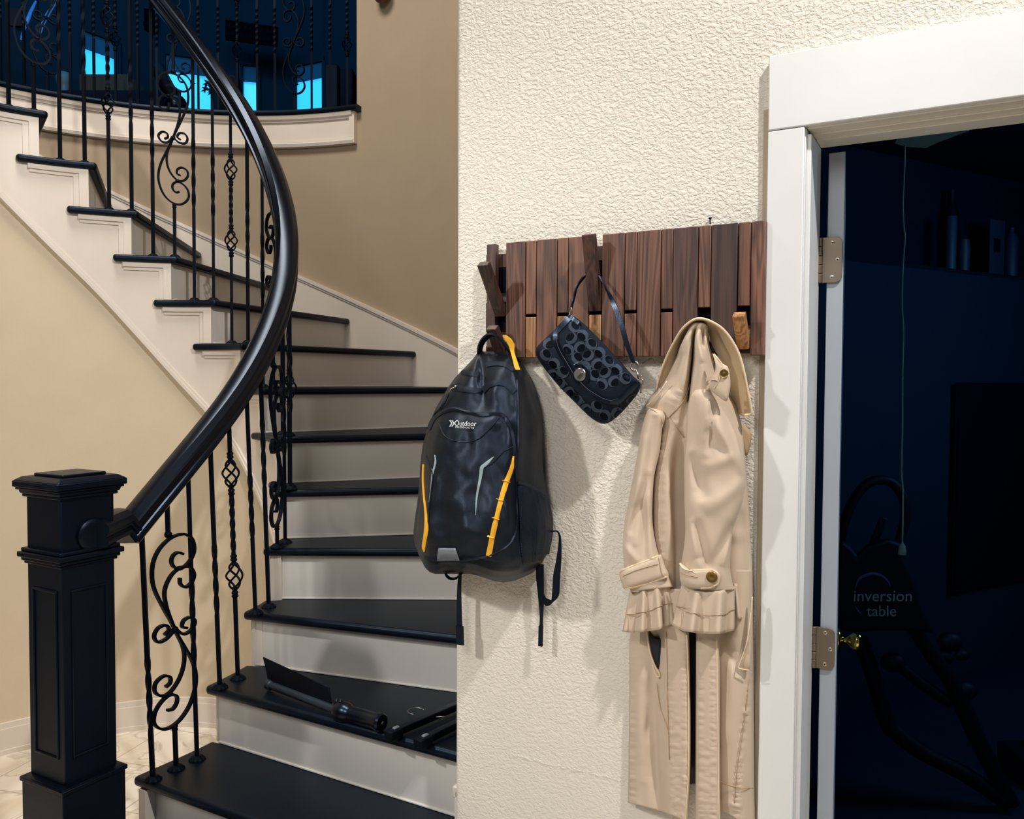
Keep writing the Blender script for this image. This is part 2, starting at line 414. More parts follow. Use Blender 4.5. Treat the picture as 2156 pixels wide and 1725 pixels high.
M['teal'] = mat('teal blind fabric', (4, 52, 88), 0.9, emit=(4, 58, 96), es=0.35)  # daylight behind the blind put in as a faint glow
M['sky'] = mat('evening sky through glass', (60, 180, 250), 0.3, emit=(52, 186, 255), es=1.0)
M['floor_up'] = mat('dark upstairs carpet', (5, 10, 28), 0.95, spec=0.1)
M['box'] = mat('brown cardboard', (44, 34, 28), 0.8)
M['bone'] = mat('bluish white plaster', (70, 90, 104), 0.6)
M['signred'] = mat('maroon sign enamel', (12, 2, 5), 0.9, spec=0.03)
M['signink'] = mat('dark blue sign letters', (2, 5, 16), 0.9, spec=0.03)

for k in ('tread', 'rail', 'newel', 'iron', 'nylon', 'nylon_dark', 'mesh', 'webbing', 'piping', 'bag', 'bag_o', 'bag_c', 'leather', 'blackthing', 'blackgloss'):
    M[k].node_tree.nodes['Principled BSDF'].inputs['Specular Tint'].default_value = (0.52, 0.70, 1.0, 1)
M['bag_o'].node_tree.nodes['Principled BSDF'].inputs['Specular IOR Level'].default_value = 0.1
# ------------------------------------------------------------------ stair layout (plan)
S = 1.0556; RIS = 0.19
E0 = [(-1.19, 2.09), (-1.058, 2.29), (-.932, 2.50), (-.871, 2.67), (-.845, 2.80), (-.838, 2.94), (-.885, 3.09), (-.975, 3.24), (-1.09, 3.355),
      (-1.222, 3.43), (-1.385, 3.45), (-1.53, 3.42), (-1.67, 3.365), (-1.82, 3.29), (-1.955, 3.19), (-2.06, 3.06), (-2.13, 2.90), (-2.16, 2.72), (-2.16, 2.5), (-2.15, 2.2)]
E0 = [V((x * S, y * S, 0)) for x, y in E0]
EC = catmull(E0, 20)
def E(s, off=0.0, z=0.0):
    """inner edge of the flight at tread number s; off = metres away from the well, towards the treads"""
    x = max(0, min(len(EC) - 1.001, s * 20)); i = int(x); t = x - i
    p = EC[i].lerp(EC[i + 1], t); a = EC[max(i - 3, 0)]; b = EC[min(i + 4, len(EC) - 1)]
    tg = (b - a).normalized(); n = V((tg.y, -tg.x, 0))
    q = p + n * off; q.z = z; return q
def zN(s): return RIS * (s + 1)            # height of the nosing line
CS = V((-1.499, 3.135, 0)); RO = 1.705
def circ(deg, r=RO, z=0.0): a = math.radians(deg); return V((CS.x + r * math.cos(a), CS.y + r * math.sin(a), z))
def circ_hit(p, d, r=RO):
    q = p - CS; q.z = 0; d = V((d.x, d.y, 0)).normalized(); b = q.dot(d); c = q.dot(q) - r * r
    return q.z + 0, p + d * (-b + math.sqrt(b * b - c))
PHI = {0: -40, 1: -38, 2: -35.5, 3: -22.7, 4: -6, 5: 6.2, 6: 19, 7: 37, 8: 54.6, 9: 70, 10: 85, 11: 99.8, 12: 115, 13: 130, 14: 145, 15: 160, 16: 175}

def nose(k):
    a = E(k)
    if k <= 1:
        d = U.copy(); L_ = {0: 1.25, 1: 1.0}[k]
        b = a + d * L_
    else: b = circ(PHI[k], RO - 0.012)
    b.z = 0; return a, b
def perp_back(a, b):      # unit vector pointing up the flight, level
    d = (b - a).normalized(); n = V((-d.y, d.x, 0)); return n

# ------------------------------------------------------------------ floor, walls
m = MB(); m.box((0.2, 1.5, -0.03), (5.5, 0, 0), (0, 4.2, 0), (0, 0, 0.03)); struct(obj('floor', m, M['marble']))
# hook wall, cut for the doorway
uc0, zc_top = uz(1619.5, 119, 0.02)          # outer left top corner of the casing
uc1, zc_bot = uz(1694, 265, 0.02)            # inner left top corner of the casing boards
UD0 = uc1 - 0.001; UD1 = UD0 + 0.80; ZD = zc_bot + 0.001
m = MB()
r = 0.018
def wall_slab(m, u0, u1, z0, z1, o0=-0.12, o1=0.0): m.wbox(u0, u1, o0, o1, z0, z1)
prof = [(r, 0.0)] + [(r - r * math.sin(math.radians(a)), -r + r * math.cos(math.radians(a))) for a in range(15, 91, 15)]
col = [W(u, o, 0) for u, o in prof] + [W(0, -0.12, 0), W(UD0, -0.12, 0), W(UD0, 0, 0)]
m.prism(col, (0, 0, 5.2))
m.wbox(UD0, UD1, -0.12, 0, ZD, 5.2); m.wbox(UD1, UD1 + 1.5, -0.12, 0, 0, 5.2)
struct(obj('wall_right', m, M['plaster'], auto=40))
# caulk strip, casing shadow in its colour, and repaired line low on the wall
m = MB()
for i in range(1):
    a = uc0 - 0.014
    m.wbox(a, uc0 + 0.002, -0.001, 0.0035, 0.0, zc_top - 0.10)
struct(obj('trim_1', m, mat('caulk line with casing shadow', (176, 162, 140), 0.8, bump=(120, 0.4, 0.002)), bevel=(0.003, 2)))
m = MB(); random.seed(3)
rowsu = []
for i in range(60):
    t = i / 59; px = 1068 + t * 262; u, z = uz(px, 1588 + 62 * t + random.uniform(-3, 3)); hw = random.uniform(0.001, 0.006)
    rowsu.append([W(u, -0.001, z - hw), W(u, random.uniform(0.0008, 0.0022), z), W(u, -0.001, z + hw)])
m.grid(rowsu)
struct(obj('trim_2', m, M['plaster'], smooth=True))
# door casing
m = MB(); CO = 0.02
m.wbox(uc0, uc1, -0.002, CO, 0.0, zc_bot - 0.0015)
obj_c = struct(obj('trim_3', m, M['casing'], bevel=(0.0022, 2)))
m = MB(); m.wbox(uc0, UD1 + (uc1 - uc0), -0.002, CO + 0.001, zc_bot, zc_top)
struct(obj('trim_4', m, M['casing'], bevel=(0.0022, 2)))
m = MB(); m.wbox(UD1, UD1 + (uc1 - uc0), -0.002, CO, 0.0, zc_bot - 0.0015)
struct(obj('trim_5', m, M['casing'], bevel=(0.0022, 2)))
# stepped jamb lining: three shallow steps, then the reveal
RV = uz(1727, 400, -0.122)[0] - uc1; RH = zc_bot - uz(1727.5, 312, -0.122)[1]
steps = [(0.006, RV * .30), (-0.030, RV * .66), (-0.062, RV), (-0.125, RV)]
m = MB()
for i, (o, ins) in enumerate([(0.010, RV * .16), (-0.004, RV)]):
    m.wbox(uc1 - 0.002, uc1 + ins, -0.125, o, 0.0, zc_bot - ins * RH / RV)
struct(obj('door_jamb', m, M['casing'], bevel=(0.007, 4)))
bpy.data.objects['door_jamb'].name = 'trim_6'
m = MB()
for i, (o, ins) in enumerate(steps[:-1]):
    o2 = steps[i + 1][0]
    m.wbox(uc1 + ins * 0.9, UD1, -0.125, o, zc_bot - ins * RH / RV, zc_bot + 0.002)
struct(obj('trim_7', m, M['jamb'], bevel=(0.002, 2)))
m = MB(); m.wbox(UD1 - 0.018, UD1 + 0.002, -0.125, 0.012, 0, zc_bot); struct(obj('trim_8', m, M['jamb'], bevel=(0.002, 2)))

# ------------------------------------------------------------------ curved outer stair wall
def arc_wall(name, a0, a1, r0, r1, z0, z1, mt, step=2.0, **k):
    m = MB(); n = max(2, int(abs(a1 - a0) / step)); rings = []
    for i in range(n + 1):
        a = a0 + (a1 - a0) * i / n
        rings.append([circ(a, r0, z0), circ(a, r1, z0), circ(a, r1, z1), circ(a, r0, z1)])
    m.loft(rings); return obj(name, m, mt, auto=40, **k)
A_OPEN = 68.7; ZF = 3.085; ZFB = 2.885
struct(arc_wall('wall_back', -30, A_OPEN, RO, RO + 0.12, 0, 5.6, M['tan_shaded']))
struct(arc_wall('wall_left', A_OPEN, 205, RO, RO + 0.12, 0, 3.02, M['tan_shaded']))
# skirt board with its cap moulding along the outer wall
def phi_z(a):      # nosing height at an angle of the outer wall
    ks = sorted(PHI)
    for i in range(len(ks) - 1):
        if PHI[ks[i]] <= a <= PHI[ks[i + 1]]:
            t = (a - PHI[ks[i]]) / (PHI[ks[i + 1]] - PHI[ks[i]]); return zN(ks[i] + t)
    return zN(ks[-1])
def skirt(name, r0, r1, dz0, dz1, mt, a0=-22, a1=150):
    m = MB(); rings = []; n = int((a1 - a0) / 2.5)
    for i in range(n + 1):
        a = a0 + (a1 - a0) * i / n; z = sum(phi_z(a + q) for q in (-9, -4.5, 0, 4.5, 9)) / 5
        rings.append([circ(a, r0, z + dz0), circ(a, r1, z + dz0), circ(a, r1, z + dz1), circ(a, r0, z + dz1)])
    m.loft(rings); return struct(obj(name, m, mt, auto=50))
skirt('baseboard_back', RO - 0.014, RO + 0.01, -0.36, 0.10, M['trim'])
skirt('trim_9', RO - 0.026, RO + 0.01, 0.098, 0.118, M['trim'])
skirt('trim_10', RO - 0.020, RO + 0.01, 0.086, 0.099, M['trim'])
m = MB(); m.wbox(-0.012, 0.0, -0.13, -0.02, 0.0, 0.49); m.wbox(-0.018, 0.0, -0.13, -0.02, 0.47, 0.50); struct(obj('baseboard_right', m, M['trim'], bevel=(0.003, 2)))

# fascia under the upstairs landing
def arc_band(name, a0, a1, prof, mt, parent=None, step=2.0):
    m = MB(); n = max(2, int(abs(a1 - a0) / step)); rings = []
    for i in range(n + 1):
        a = a0 + (a1 - a0) * i / n
        rings.append([circ(a, RO - p[0], p[1]) for p in prof])
    m.loft(rings); return obj(name, m, mt, parent, auto=40)
fa = thing('landing_fascia', 'cream curved fascia board with black nosing under the upstairs railing', 'trim board', circ(100, RO, ZFB))
del fa['label']; del fa['category']; fa['kind'] = 'structure'; fa.name = 'trim_11'
arc_band('fascia_board', A_OPEN, 150, [(-0.02, ZFB), (0.018, ZFB), (0.018, ZF - 0.03), (-0.02, ZF - 0.03)], M['trim'], fa)
arc_band('upper_moulding', A_OPEN + .4, 150, [(0.0, ZF - 0.068), (0.028, ZF - 0.064), (0.030, ZF - 0.054), (0.040, ZF - 0.050), (0.048, ZF - 0.03), (0.0, ZF - 0.03)], M['trim'], fa)
arc_band('lower_moulding', A_OPEN + .1, 150, [(0.0, ZFB - 0.006), (0.036, ZFB - 0.006), (0.042, ZFB + 0.010), (0.030, ZFB + 0.018), (0.030, ZFB + 0.028), (0.0, ZFB + 0.032)], M['trim'], fa)
arc_band('end_moulding', A_OPEN - .05, A_OPEN + 1.1, [(0.0, ZFB - 0.004), (0.032, ZFB - 0.004), (0.032, ZF - 0.03), (0.0, ZF - 0.03)], M['trim'], fa, 0.5)
arc_band('nosing', A_OPEN - 1.0, 150, [(-0.16, ZF - 0.03), (0.05, ZF - 0.03), (0.058, ZF - 0.022), (0.06, ZF - 0.012), (0.055, ZF - 0.002), (0.045, ZF), (-0.16, ZF)], M['tread'], fa)

# ------------------------------------------------------------------ well wall under the flight
def zb(s): return zN(s) - 0.545
m = MB(); rows = []
for i in range(0, 181):
    s = 1.0 + i * 0.1
    rows.append([E(s, 0.045, 0), E(s, 0.045, max(0.02, min(zb(s) + 0.03, 2.6))), E(s, 0.11, max(0.02, min(zb(s) + 0.03, 2.6))), E(s, 0.11, 0)])
m.loft(rows); struct(obj('wall_well', m, M['tan'], auto=60))
bpy.data.objects['wall_well'].name = 'wall_under'
def well_strip(name, o0, o1, z0, z1, mt, s0=1.1, s1=18.5):
    m = MB(); rows = []
    for i in range(int((s1 - s0) * 8) + 1):
        s = s0 + i / 8; rows.append([E(s, o0, z0), E(s, o1, z0), E(s, o1, z1), E(s, o0, z1)])
    m.loft(rows); return struct(obj(name, m, mt, auto=50))
well_strip('baseboard_left', 0.026, 0.05, 0, 0.105, M['trim']); well_strip('trim_12', 0.032, 0.05, 0.105, 0.128, M['trim']); well_strip('trim_13', 0.018, 0.05, 0.0, 0.02, M['trim'])

# ------------------------------------------------------------------ staircase
st = thing('staircase', 'curved staircase with black treads and pale risers winding up to the left', 'staircase', E(4, 0.4))
for k in range(0, 16):
    a, b = nose(k); z = zN(k); a2, b2 = nose(k + 1) if k + 1 <= 16 else nose(16)
    n2 = perp_back(a2, b2)
    ext = 0.65 if k >= 5 else 0.14
    poly = [b, a]
    L_ = 8
    for i in range(1, L_ + 1): poly.append(E(k + (1 + ext) * i / L_))
    q = E(k + 1 + ext, 0.036); poly.append(q)
    if k >= 5: poly.append(E(k + 1.3, 0.036) )
    back = 0.05
    poly.append(a2 + (b2 - a2).normalized() * 0.10 + n2 * back)
    poly.append(b2 + n2 * back if k >= 2 else b2 + n2 * back)
    if k >= 2:
        rr = RO - 0.012
        for i in (3, 2, 1): poly.append(circ(PHI[k] + (PHI[k + 1] - PHI[k]) * i / 4, rr))
    poly = [V((p.x, p.y, z - 0.03)) for p in poly]
    m = MB(); m.prism(poly, (0, 0, 0.03)); obj('tread', m, M['tread'], st, bevel=(0.0125, 4, 50))
for k in range(0, 17):
    a, b = nose(k); n = perp_back(a, b); d = (b - a).normalized()
    z0 = zN(k - 1) if k > 0 else 0; z1 = zN(k) - 0.029
    a_ = E(k + (0.19 if k >= 5 else 0.13), 0.03) if k >= 5 else a + d * 0.03 + n * 0.03
    b_ = b + n * 0.03
    m = MB(); m.hexa([V((*p[:2], z0)) for p in (a_, b_, b_ + n * 0.018, a_ + n * 0.018)] + [V((*p[:2], z1)) for p in (a_, b_, b_ + n * 0.018, a_ + n * 0.018)])
    m.box(((a_ + b_) / 2 + V((0, 0, z0 + 0.003)) - n * 0.001), (b_ - a_) / 2, n * 0.004, (0, 0, 0.003))
    obj('riser', m, M['riser'], st, bevel=(0.0015, 1))
# inner stringer: stepped top, sloping bottom
m = MB()
for i in range(0, int(15.4 / 0.05)):
    s0 = 1.0 + i * 0.05; s1 = s0 + 0.05; lag = 0.19 if s0 >= 5 else 0.14
    k = math.floor(s0 + 0.0001 - lag)
    if k < 1: k = 1
    zt = zN(k) - 0.029; pts = []
    for s in (s0, s1):
        zz = max(0.01, zb(s))
        pts.append((E(s, 0.03, zz), E(s, 0.03, zt), E(s, 0.06, zt), E(s, 0.06, zz)))
    if zt > pts[0][0].z: m.loft([list(pts[0]), list(pts[1])])
obj('stringer', m, M['trim'], st)
def slope_strip(name, o0, d0, d1, s0=1.0, s1=17.5):
    m = MB(); rows = []
    for i in range(int((s1 - s0) * 10) + 1):
        s = s0 + i / 10; z = max(0.02, zb(s))
        rows.append([E(s, o0, z + d0), E(s, 0.05, z + d0), E(s, 0.05, z + d1), E(s, o0, z + d1)])
    m.loft(rows); obj(name, m, M['trim'], st, auto=50)
slope_strip('stringer_moulding', 0.016, -0.014, 0.006); slope_strip('stringer_moulding', 0.022, 0.006, 0.022)
# applied bracket under each tread end
for k in range(1, 16):
    z = zN(k) - 0.03; lag = 0.19 if k >= 5 else 0.14
    for (o, w_, s_in) in ((0.018, 0.034, 0.0), (0.024, 0.052, 0.0)):
        pass
    m = MB()
    def band(s0, s1, z0, z1, o):
        rows = []; n = 8
        for i in range(n + 1):
            s = s0 + (s1 - s0) * i / n; rows.append([E(s, o, z0), E(s, 0.035, z0), E(s, 0.035, z1), E(s, o, z1)])
        m.loft(rows)
    zl = zN(k - 1) + 0.001; e_ = 1.42 if k >= 5 else 1.1
    if k >= 5:
        band(k + lag, k + lag + 0.20, zl, z, 0.015); band(k + lag + 0.20, k + lag + 0.32, zl, z - 0.020, 0.0235)
        band(k + lag + 0.20, k + e_, z - 0.020, z, 0.015); band(k + lag + 0.32, k + e_ - 0.03, z - 0.034, z - 0.020, 0.0235)
    else:
        band(k + lag, k + lag + 0.12, zl, z, 0.019); band(k + lag + 0.12, k + e_, z - 0.03, z, 0.019)
    obj('bracket_trim', m, M['trim'], st, auto=40)

# ------------------------------------------------------------------ newel post
NW = 0.0722
fx = atY(132, 1300, 2.05); NF = V((fx.x, fx.y, 0)); NC = NF - U * NW + N * NW
nw = thing('newel_post', 'square black panelled newel post at the foot of the stairs', 'newel post', (NC.x, NC.y, 0))
def sq(m, h, z0, z1, h1=None, mi=0):
    h1 = h if h1 is None else h1
    m.hexa([V((*(NC + U * (a * h) + N * (b * h))[:2], z0)) for a, b in ((-1, -1), (1, -1), (1, 1), (-1, 1))] +
           [V((*(NC + U * (a * h1) + N * (b * h1))[:2], z1)) for a, b in ((-1, -1), (1, -1), (1, 1), (-1, 1))])
zled = onz(131, 1664, 0.5).z
def z_at(px, py, p):   # height of a vertical line through p seen at row py
    return EYE - ((py - 801) / FPX) * 0 + (ray(px, py).z / ray(px, py).y) * p.y
zL = z_at(131, 1660, NF - U * 0 ) ; zC = z_at(125, 1179, NF); zT = z_at(128, 1003, NF)
m = MB(); sq(m, NW + 0.015, 0, zL - 0.012); obj('base_block', m, M['newel'], nw, bevel=(0.003, 2))
m = MB(); sq(m, NW + 0.019, zL - 0.012, zL); sq(m, NW + 0.015, zL, zL + 0.005, NW + 0.004); obj('base_ledge', m, M['newel'], nw, bevel=(0.002, 2))
m = MB(); sq(m, NW, zL - 0.01, zT - 0.03); obj('shaft', m, M['newel'], nw, bevel=(0.002, 2))
m = MB()
for h, a, b in ((NW + 0.006, -0.030, -0.022), (NW + 0.011, -0.022, -0.012), (NW + 0.018, -0.012, 0.002), (NW + 0.011, 0.002, 0.012)): sq(m, h, zC + a + 0.006, zC + b + 0.006)
obj('collar', m, M['newel'], nw, bevel=(0.003, 3))
m = MB(); h0 = NW
for h, h1, a, b in ((h0 + 0.008, h0 + 0.008, -0.060, -0.052), (h0 + 0.011, h0 + 0.014, -0.052, -0.042), (h0 + 0.019, h0 + 0.019, -0.042, -0.035), (h0 + 0.024, h0 + 0.024, -0.035, -0.018), (h0 + 0.023, h0 + 0.008, -0.018, -0.008), (h0 - 0.012, h0 - 0.012, -0.009, 0.0)): sq(m, h, zT + a, zT + b, h1)
obj('cap', m, M['newel'], nw, bevel=(0.003, 3))
zp1 = zC - 0.085; zp0 = zL + 0.07
for dA, dB in ((U, -N), (N, U), (U, N), (N, -U)):   # raised panel frame on each face: along dA, facing dB
    m = MB(); c = NC + dB * NW; w2 = 0.047
    for s_ in (-1, 1): m.box(V((c.x, c.y, (zp0 + zp1) / 2)) + dA * (s_ * w2) + dB * 0.001, dA * 0.0035, dB * 0.003, (0, 0, (zp1 - zp0) / 2))
    for z in (zp0, zp1): m.box(V((c.x, c.y, z)) + dB * 0.001, dA * (w2 + 0.0035), dB * 0.003, (0, 0, 0.0035))
    obj('panel_moulding', m, M['newel'], nw, bevel=(0.0025, 3))

# ------------------------------------------------------------------ stair railing
BO = 0.061                      # balusters stand this far in from the edge of the treads
def s_for(px, s0, s1, z=1.5):
    best = (9e9, s0)
    for i in range(401):
        s = s0 + (s1 - s0) * i / 400; p = E(s, BO); x = CX + FPX * (p.x / p.y) + 0.0
        x += -0.0
        if abs(x - px) < best[0]: best = (abs(x - px), s)
    return best[1]
feet_px = {1: (322, 1643, 1), 2: (371, 1620, 1), 3: (415, 1600, 1), 4: (463, 1449, 2), 5: (501, 1430, 2), 6: (538, 1292, 3), 7: (566, 1279, 3), 8: (584, 1153, 4), 9: (600.6, 1143, 4), 11: (610, 1026, 5)}
feet = {}
for b, (x, y, k) in feet_px.items():
    p = onz(x, y, zN(k)); feet[b] = (V((p.x, p.y, 0)), k)
p = (feet[9][0] + feet[11][0]) / 2; feet[10] = (p + V((0.012, 0, 0)), 5)
up_px = {15: (554, 7), 16: (523, 8), 17: (489, 8), 18: (451, 9), 19: (412, 9), 20: (370, 10), 21: (326, 10), 22: (281, 11), 23: (233.5, 11), 24: (185, 12), 25: (133, 12), 26: (80, 13), 27: (27, 13)}
for b, (x, k) in up_px.items():
    s = s_for(x, 6.9, 15.5); feet[b] = (E(s, BO), k)
s15 = s_for(554, 6.9, 9); s14 = s_for(576, 6.5, s15)
feet[14] = (E(s14, BO), 7)
for b, k, t in ((12, 6, 0.33), (13, 6, 0.66)):
    sa = 5.62; feet[b] = (E(sa + (s14 - sa) * t, BO), 6)
for b, k, t in ((28, 14, 14.35), (29, 14, 14.75), (30, 15, 15.3)): feet[b] = (E(t, BO), k)
zr = {0: 1.115, 1: 1.163, 2: 1.258, 3: 1.324, 4: 1.382, 5: 1.462, 6: 1.543, 7: 1.621, 8: 1.735, 9: 1.85, 10: 1.955, 11: 2.065, 12: 2.175, 13: 2.285, 14: 2.43, 15: 2.56, 16: 2.695, 17: 2.81, 18: 2.92, 19: 3.035, 20: 3.14, 21: 3.24, 22: 3.34, 23: 3.44, 24: 3.54, 25: 3.635, 26: 3.73, 27: 3.825, 28: 3.92, 29: 4.02, 30: 4.1}
lean = {1: -0.027, 2: -0.021, 3: -0.021, 4: -0.026, 5: -0.025, 6: -0.027, 7: -0.026, 8: -0.014, 9: -0.006, 10: 0.0}
for _ in range(3):
    z2 = dict(zr)
    for b in range(2, 30): z2[b] = 0.25 * zr[b - 1] + 0.5 * zr[b] + 0.25 * zr[b + 1]
    zr = z2
def top_of(b):
    p = feet[b][0].copy(); p.x += lean.get(b, 0); p.z = zr[b]; return p
path = [top_of(b) for b in range(1, 31)]
for _ in range(3):
    path = [path[0]] + [path[i - 1] * .25 + path[i] * .5 + path[i + 1] * .25 for i in range(1, len(path) - 1)] + [path[-1]]
path = catmull(path, 6)
# lower end: straight on down towards the newel, then a short level easing turned into its face
p1 = path[0]; dr = (path[0] - path[5]).normalized()
rail_start = p1 + dr * 0.075
joint = NF + N * (NW * 1.12); joint.z = z_at(210, 1126, joint)
rail = thing('stair_railing', 'black iron and dark wood railing curving up the open side of the staircase', 'railing', E(1, BO))
prof = [(0, .040), (.018, .038), (.024, .036), (.040, .022), (.043, .016), (.043, .004), (.038, -.001), (.038, -.007), (.033, -.011), (.036, -.015), (.041, -.019), (.041, -.029), (.034, -.035), (0, -.036)]
prof = prof + [(-a, b) for a, b in prof[-2:0:-1]]
prof = [(a * 1.0, b) for a, b in prof]
m = MB(); pp = [rail_start] + path; m.sweep(pp, prof, up=V((0, 0, 1)))
obj('handrail', m, M['rail'], rail, auto=14)
m = MB(); ea = rail_start + V((0, 0, 0)); 
mid = joint.lerp(V((ea.x, ea.y, joint.z)), 0.8); mid.z = joint.z
pp = [joint, joint.lerp(mid, 0.5), mid, ea + dr * -0.012]
m.sweep(pp, prof, up=V((0, 0, 1)))
obj('easing', m, M['newel'], rail, auto=14)
m = MB(); m.lathe(joint - U * 0.001, U, [(0.041, -0.002), (0.041, 0.008), (0.036, 0.012), (0.030, 0.013)], 28)
obj('rosette', m, M['newel'], rail, auto=40)

HB = 0.0063
SQ = [(HB, HB), (-HB, HB), (-HB, -HB), (HB, -HB)]
def bar(m, a, b, tw=None, phase=0.3, h=HB):
    """square bar; tw: list of (t0, t1, turns) twisted stretches"""
    cuts = [0, 1]
    for t0, t1, n in (tw or []): cuts += [t0 + (t1 - t0) * i / 36 for i in range(37)]
    cuts = sorted(set(cuts)); rot = []
    for t in cuts:
        r_ = phase
        for t0, t1, n in (tw or []): r_ += 2 * math.pi * n * max(0, min(1, (t - t0) / (t1 - t0)))
        rot.append(r_)
    path = [V(a).lerp(V(b), t) for t in cuts]; d = (V(b) - V(a)).normalized()
    ref = V((1, 0, 0)); sx = (ref - d * ref.dot(d)).normalized(); sy = d.cross(sx); rings = []
    for p, q in zip(path, rot):
        ring = []
        for x, y in SQ:
            x, y = x * h / HB, y * h / HB
            ring.append(p + sx * (x * math.cos(q) - y * math.sin(q)) + sy * (x * math.sin(q) + y * math.cos(q)))
        rings.append(ring)
    m.loft(rings)
def collar(m, p, d, r=0.0115, h=0.02):
    m.lathe(p - d * h / 2, d, [(r * .8, 0), (r, h * .12), (r, h * .3), (r * .82, h * .38), (r * .82, h * .62), (r, h * .7), (r, h * .88), (r * .8, h)], 8)
def basket(m, p, d, h=0.090, r=0.0255):
    ref = V((1, 0, 0)); sx = (ref - d * ref.dot(d)).normalized(); sy = d.cross(sx)
    for k in range(4):
        pts = []
        for i in range(15):
            t = i / 14; a = k * math.pi / 2 + t * math.pi * 1.15; q = 0.004 + (r - 0.004) * math.sin(math.pi * t) ** 0.8
            pts.append(p + d * ((t - 0.5) * h) + (sx * math.cos(a) + sy * math.sin(a)) * q)
        m.tube(pts, 0.0036, 6)
    for s_ in (-1, 1): m.lathe(p + d * (s_ * h * .40), d * s_, [(0.009, 0), (0.008, h * .07), (0.0075, h * .16)], 8)
SCR1 = [(845,490),(822,478),(803,490),(797,515),(808,542),(835,556),(868,537),(891,490),(885,435),(858,402),(820,396),(780,412),(742,455),(722,520),(727,610),(765,715),(800,795),(825,862),(860,940),(890,1010),(907,1080),(905,1150),(882,1222),(845,1270),(803,1290),(765,1279),(738,1240),(742,1190),(768,1152),(800,1136),(826,1152),(829,1183),(813,1207),(790,1204)]
SCR2 = [(833,600),(836,630),(858,650),(884,632),(893,598),(875,560),(838,552),(798,578),(772,640),(778,710),(800,790),(825,862),(850,930),(857,1000),(840,1070),(803,1122),(768,1128),(740,1098),(742,1058),(772,1038),(798,1052),(800,1080),(782,1092)]
SCR3 = [(815,836),(782,868),(748,872),(733,840),(748,808),(778,804),(792,830),(774,848)]
SCR4 = [(820,836),(850,870),(884,862),(900,826),(880,800),(852,806),(846,834),(866,846)]
def scroll(m, base, wdir, mirror=1, k=0.000642, kw=1.15):
    """wrought scroll; base = its bottom collar"""
    up = V((0, 0, 1)); nn = wdir.cross(up).normalized()
    def P(x, y):
        ax = 802 + (822 - 802) * (y - 385) / 910.0
        return base + wdir * ((x - ax) * k * mirror * kw) + up * ((1295 - y) * k)
    sec = [(0.0036, 0.0065), (-0.0036, 0.0065), (-0.0036, -0.0065), (0.0036, -0.0065)]
    for c in (SCR1, SCR2, SCR3, SCR4):
        m.sweep(catmull([P(x, y) for x, y in c], 5), [(a, b) for a, b in sec], up=nn)
    m.ball(P(816, 838), 0.011, 10); m.ball(P(832, 554), 0.0095, 10, sq=(1.2, 1.2, .8)); m.ball(P(797, 1130), 0.0095, 10, sq=(1.2, 1.2, .8))
def shoe(parent, p, z):
    m = MB(); m.lathe(V((p.x, p.y, z - 0.0005)), V((0, 0, 1)), [(0.0245, 0), (0.0245, 0.003), (0.0215, 0.006), (0.0145, 0.0135), (0.012, 0.015), (0.009, 0.015)], 28, fl=0.06)
    obj('shoe', m, M['iron'], parent, auto=50)
SCROLL_UP = {2: 0.13, 8: 0.075, 14: 0.15, 20: 0.232, 26: 0.2}
random.seed(11)
LBL = {'twist': 'square iron baluster with a twisted middle', 'basket': 'iron baluster with two small wire baskets', 'scroll': 'iron baluster with large scrolls'}
for b in range(1, 31):
    p, k = feet[b]; z = zN(k); a = V((p.x, p.y, z)); t = top_of(b); t.z -= 0.01
    d = (t - a).normalized(); H_ = (t - a).length; ty = b % 6
    ph = random.uniform(0.0, 0.3)
    if ty == 2:
        g = SCROLL_UP[b]; ob = a.lerp(t, g / H_); ot = a.lerp(t, (g + 0.575) / H_)
        m = MB(); bar(m, a, ob, phase=ph); o = obj('baluster', m, M['iron'], rail, auto=40); o['label'] = 'baluster with large wrought scrolls'
        m = MB(); bar(m, ot, t, phase=ph); obj('upper_bar', m, M['iron'], o, auto=40)
        bb = min(30, b + 1); aa = max(1, b - 1)
        wd = (feet[bb][0] - feet[aa][0]); wd.z = 0; wd.normalize()
        if wd.x < 0: wd = -wd
        m = MB(); mir = 1 if b < 10 else -1
        scroll(m, ob, wd, mir, kw=1.32 if b == 2 else 1.15); collar(m, ob - d * 0.004, d, 0.010, 0.016); m.ball(ot + d * 0.006, 0.0115, 12)
        obj('scroll_ornament', m, M['iron'], o, auto=40)
    elif ty == 5:
        f0, f1 = {5: (.385, .765), 11: (.42, .86), 17: (.42, .72), 23: (.40, .72), 29: (.4, .72)}[b]
        if b == 17: f0, f1 = 0.415, 0.70
        m = MB(); hb = 0.036 / H_
        bar(m, a, a.lerp(t, f0 - hb), phase=ph); bar(m, a.lerp(t, f0 + hb), a.lerp(t, f1 - hb), [(0.16, 0.84, 1.25)], ph); bar(m, a.lerp(t, f1 + hb), t, phase=ph)
        o = obj('baluster', m, M['iron'], rail, auto=40); o['label'] = 'baluster with two wire baskets'
        for f in (f0, f1):
            m = MB(); c = a.lerp(t, f); basket(m, c, d)
            for s_ in (-1, 1): collar(m, c + d * (s_ * 0.06), d)
            obj('basket', m, M['iron'], o, auto=50)
    else:
        m = MB(); c0 = 0.44 if b in (1,) else 0.5
        if b == 1: c0 = 0.33
        if b == 3: c0 = 0.46
        if b == 4: c0 = 0.43
        if b == 6: c0 = 0.47
        if b == 7: c0 = 0.62
        bar(m, a, t, [(c0 - 0.14, c0 + 0.14, 1.0)], ph)
        o = obj('baluster', m, M['iron'], rail, auto=40)
    shoe(o, a, z)

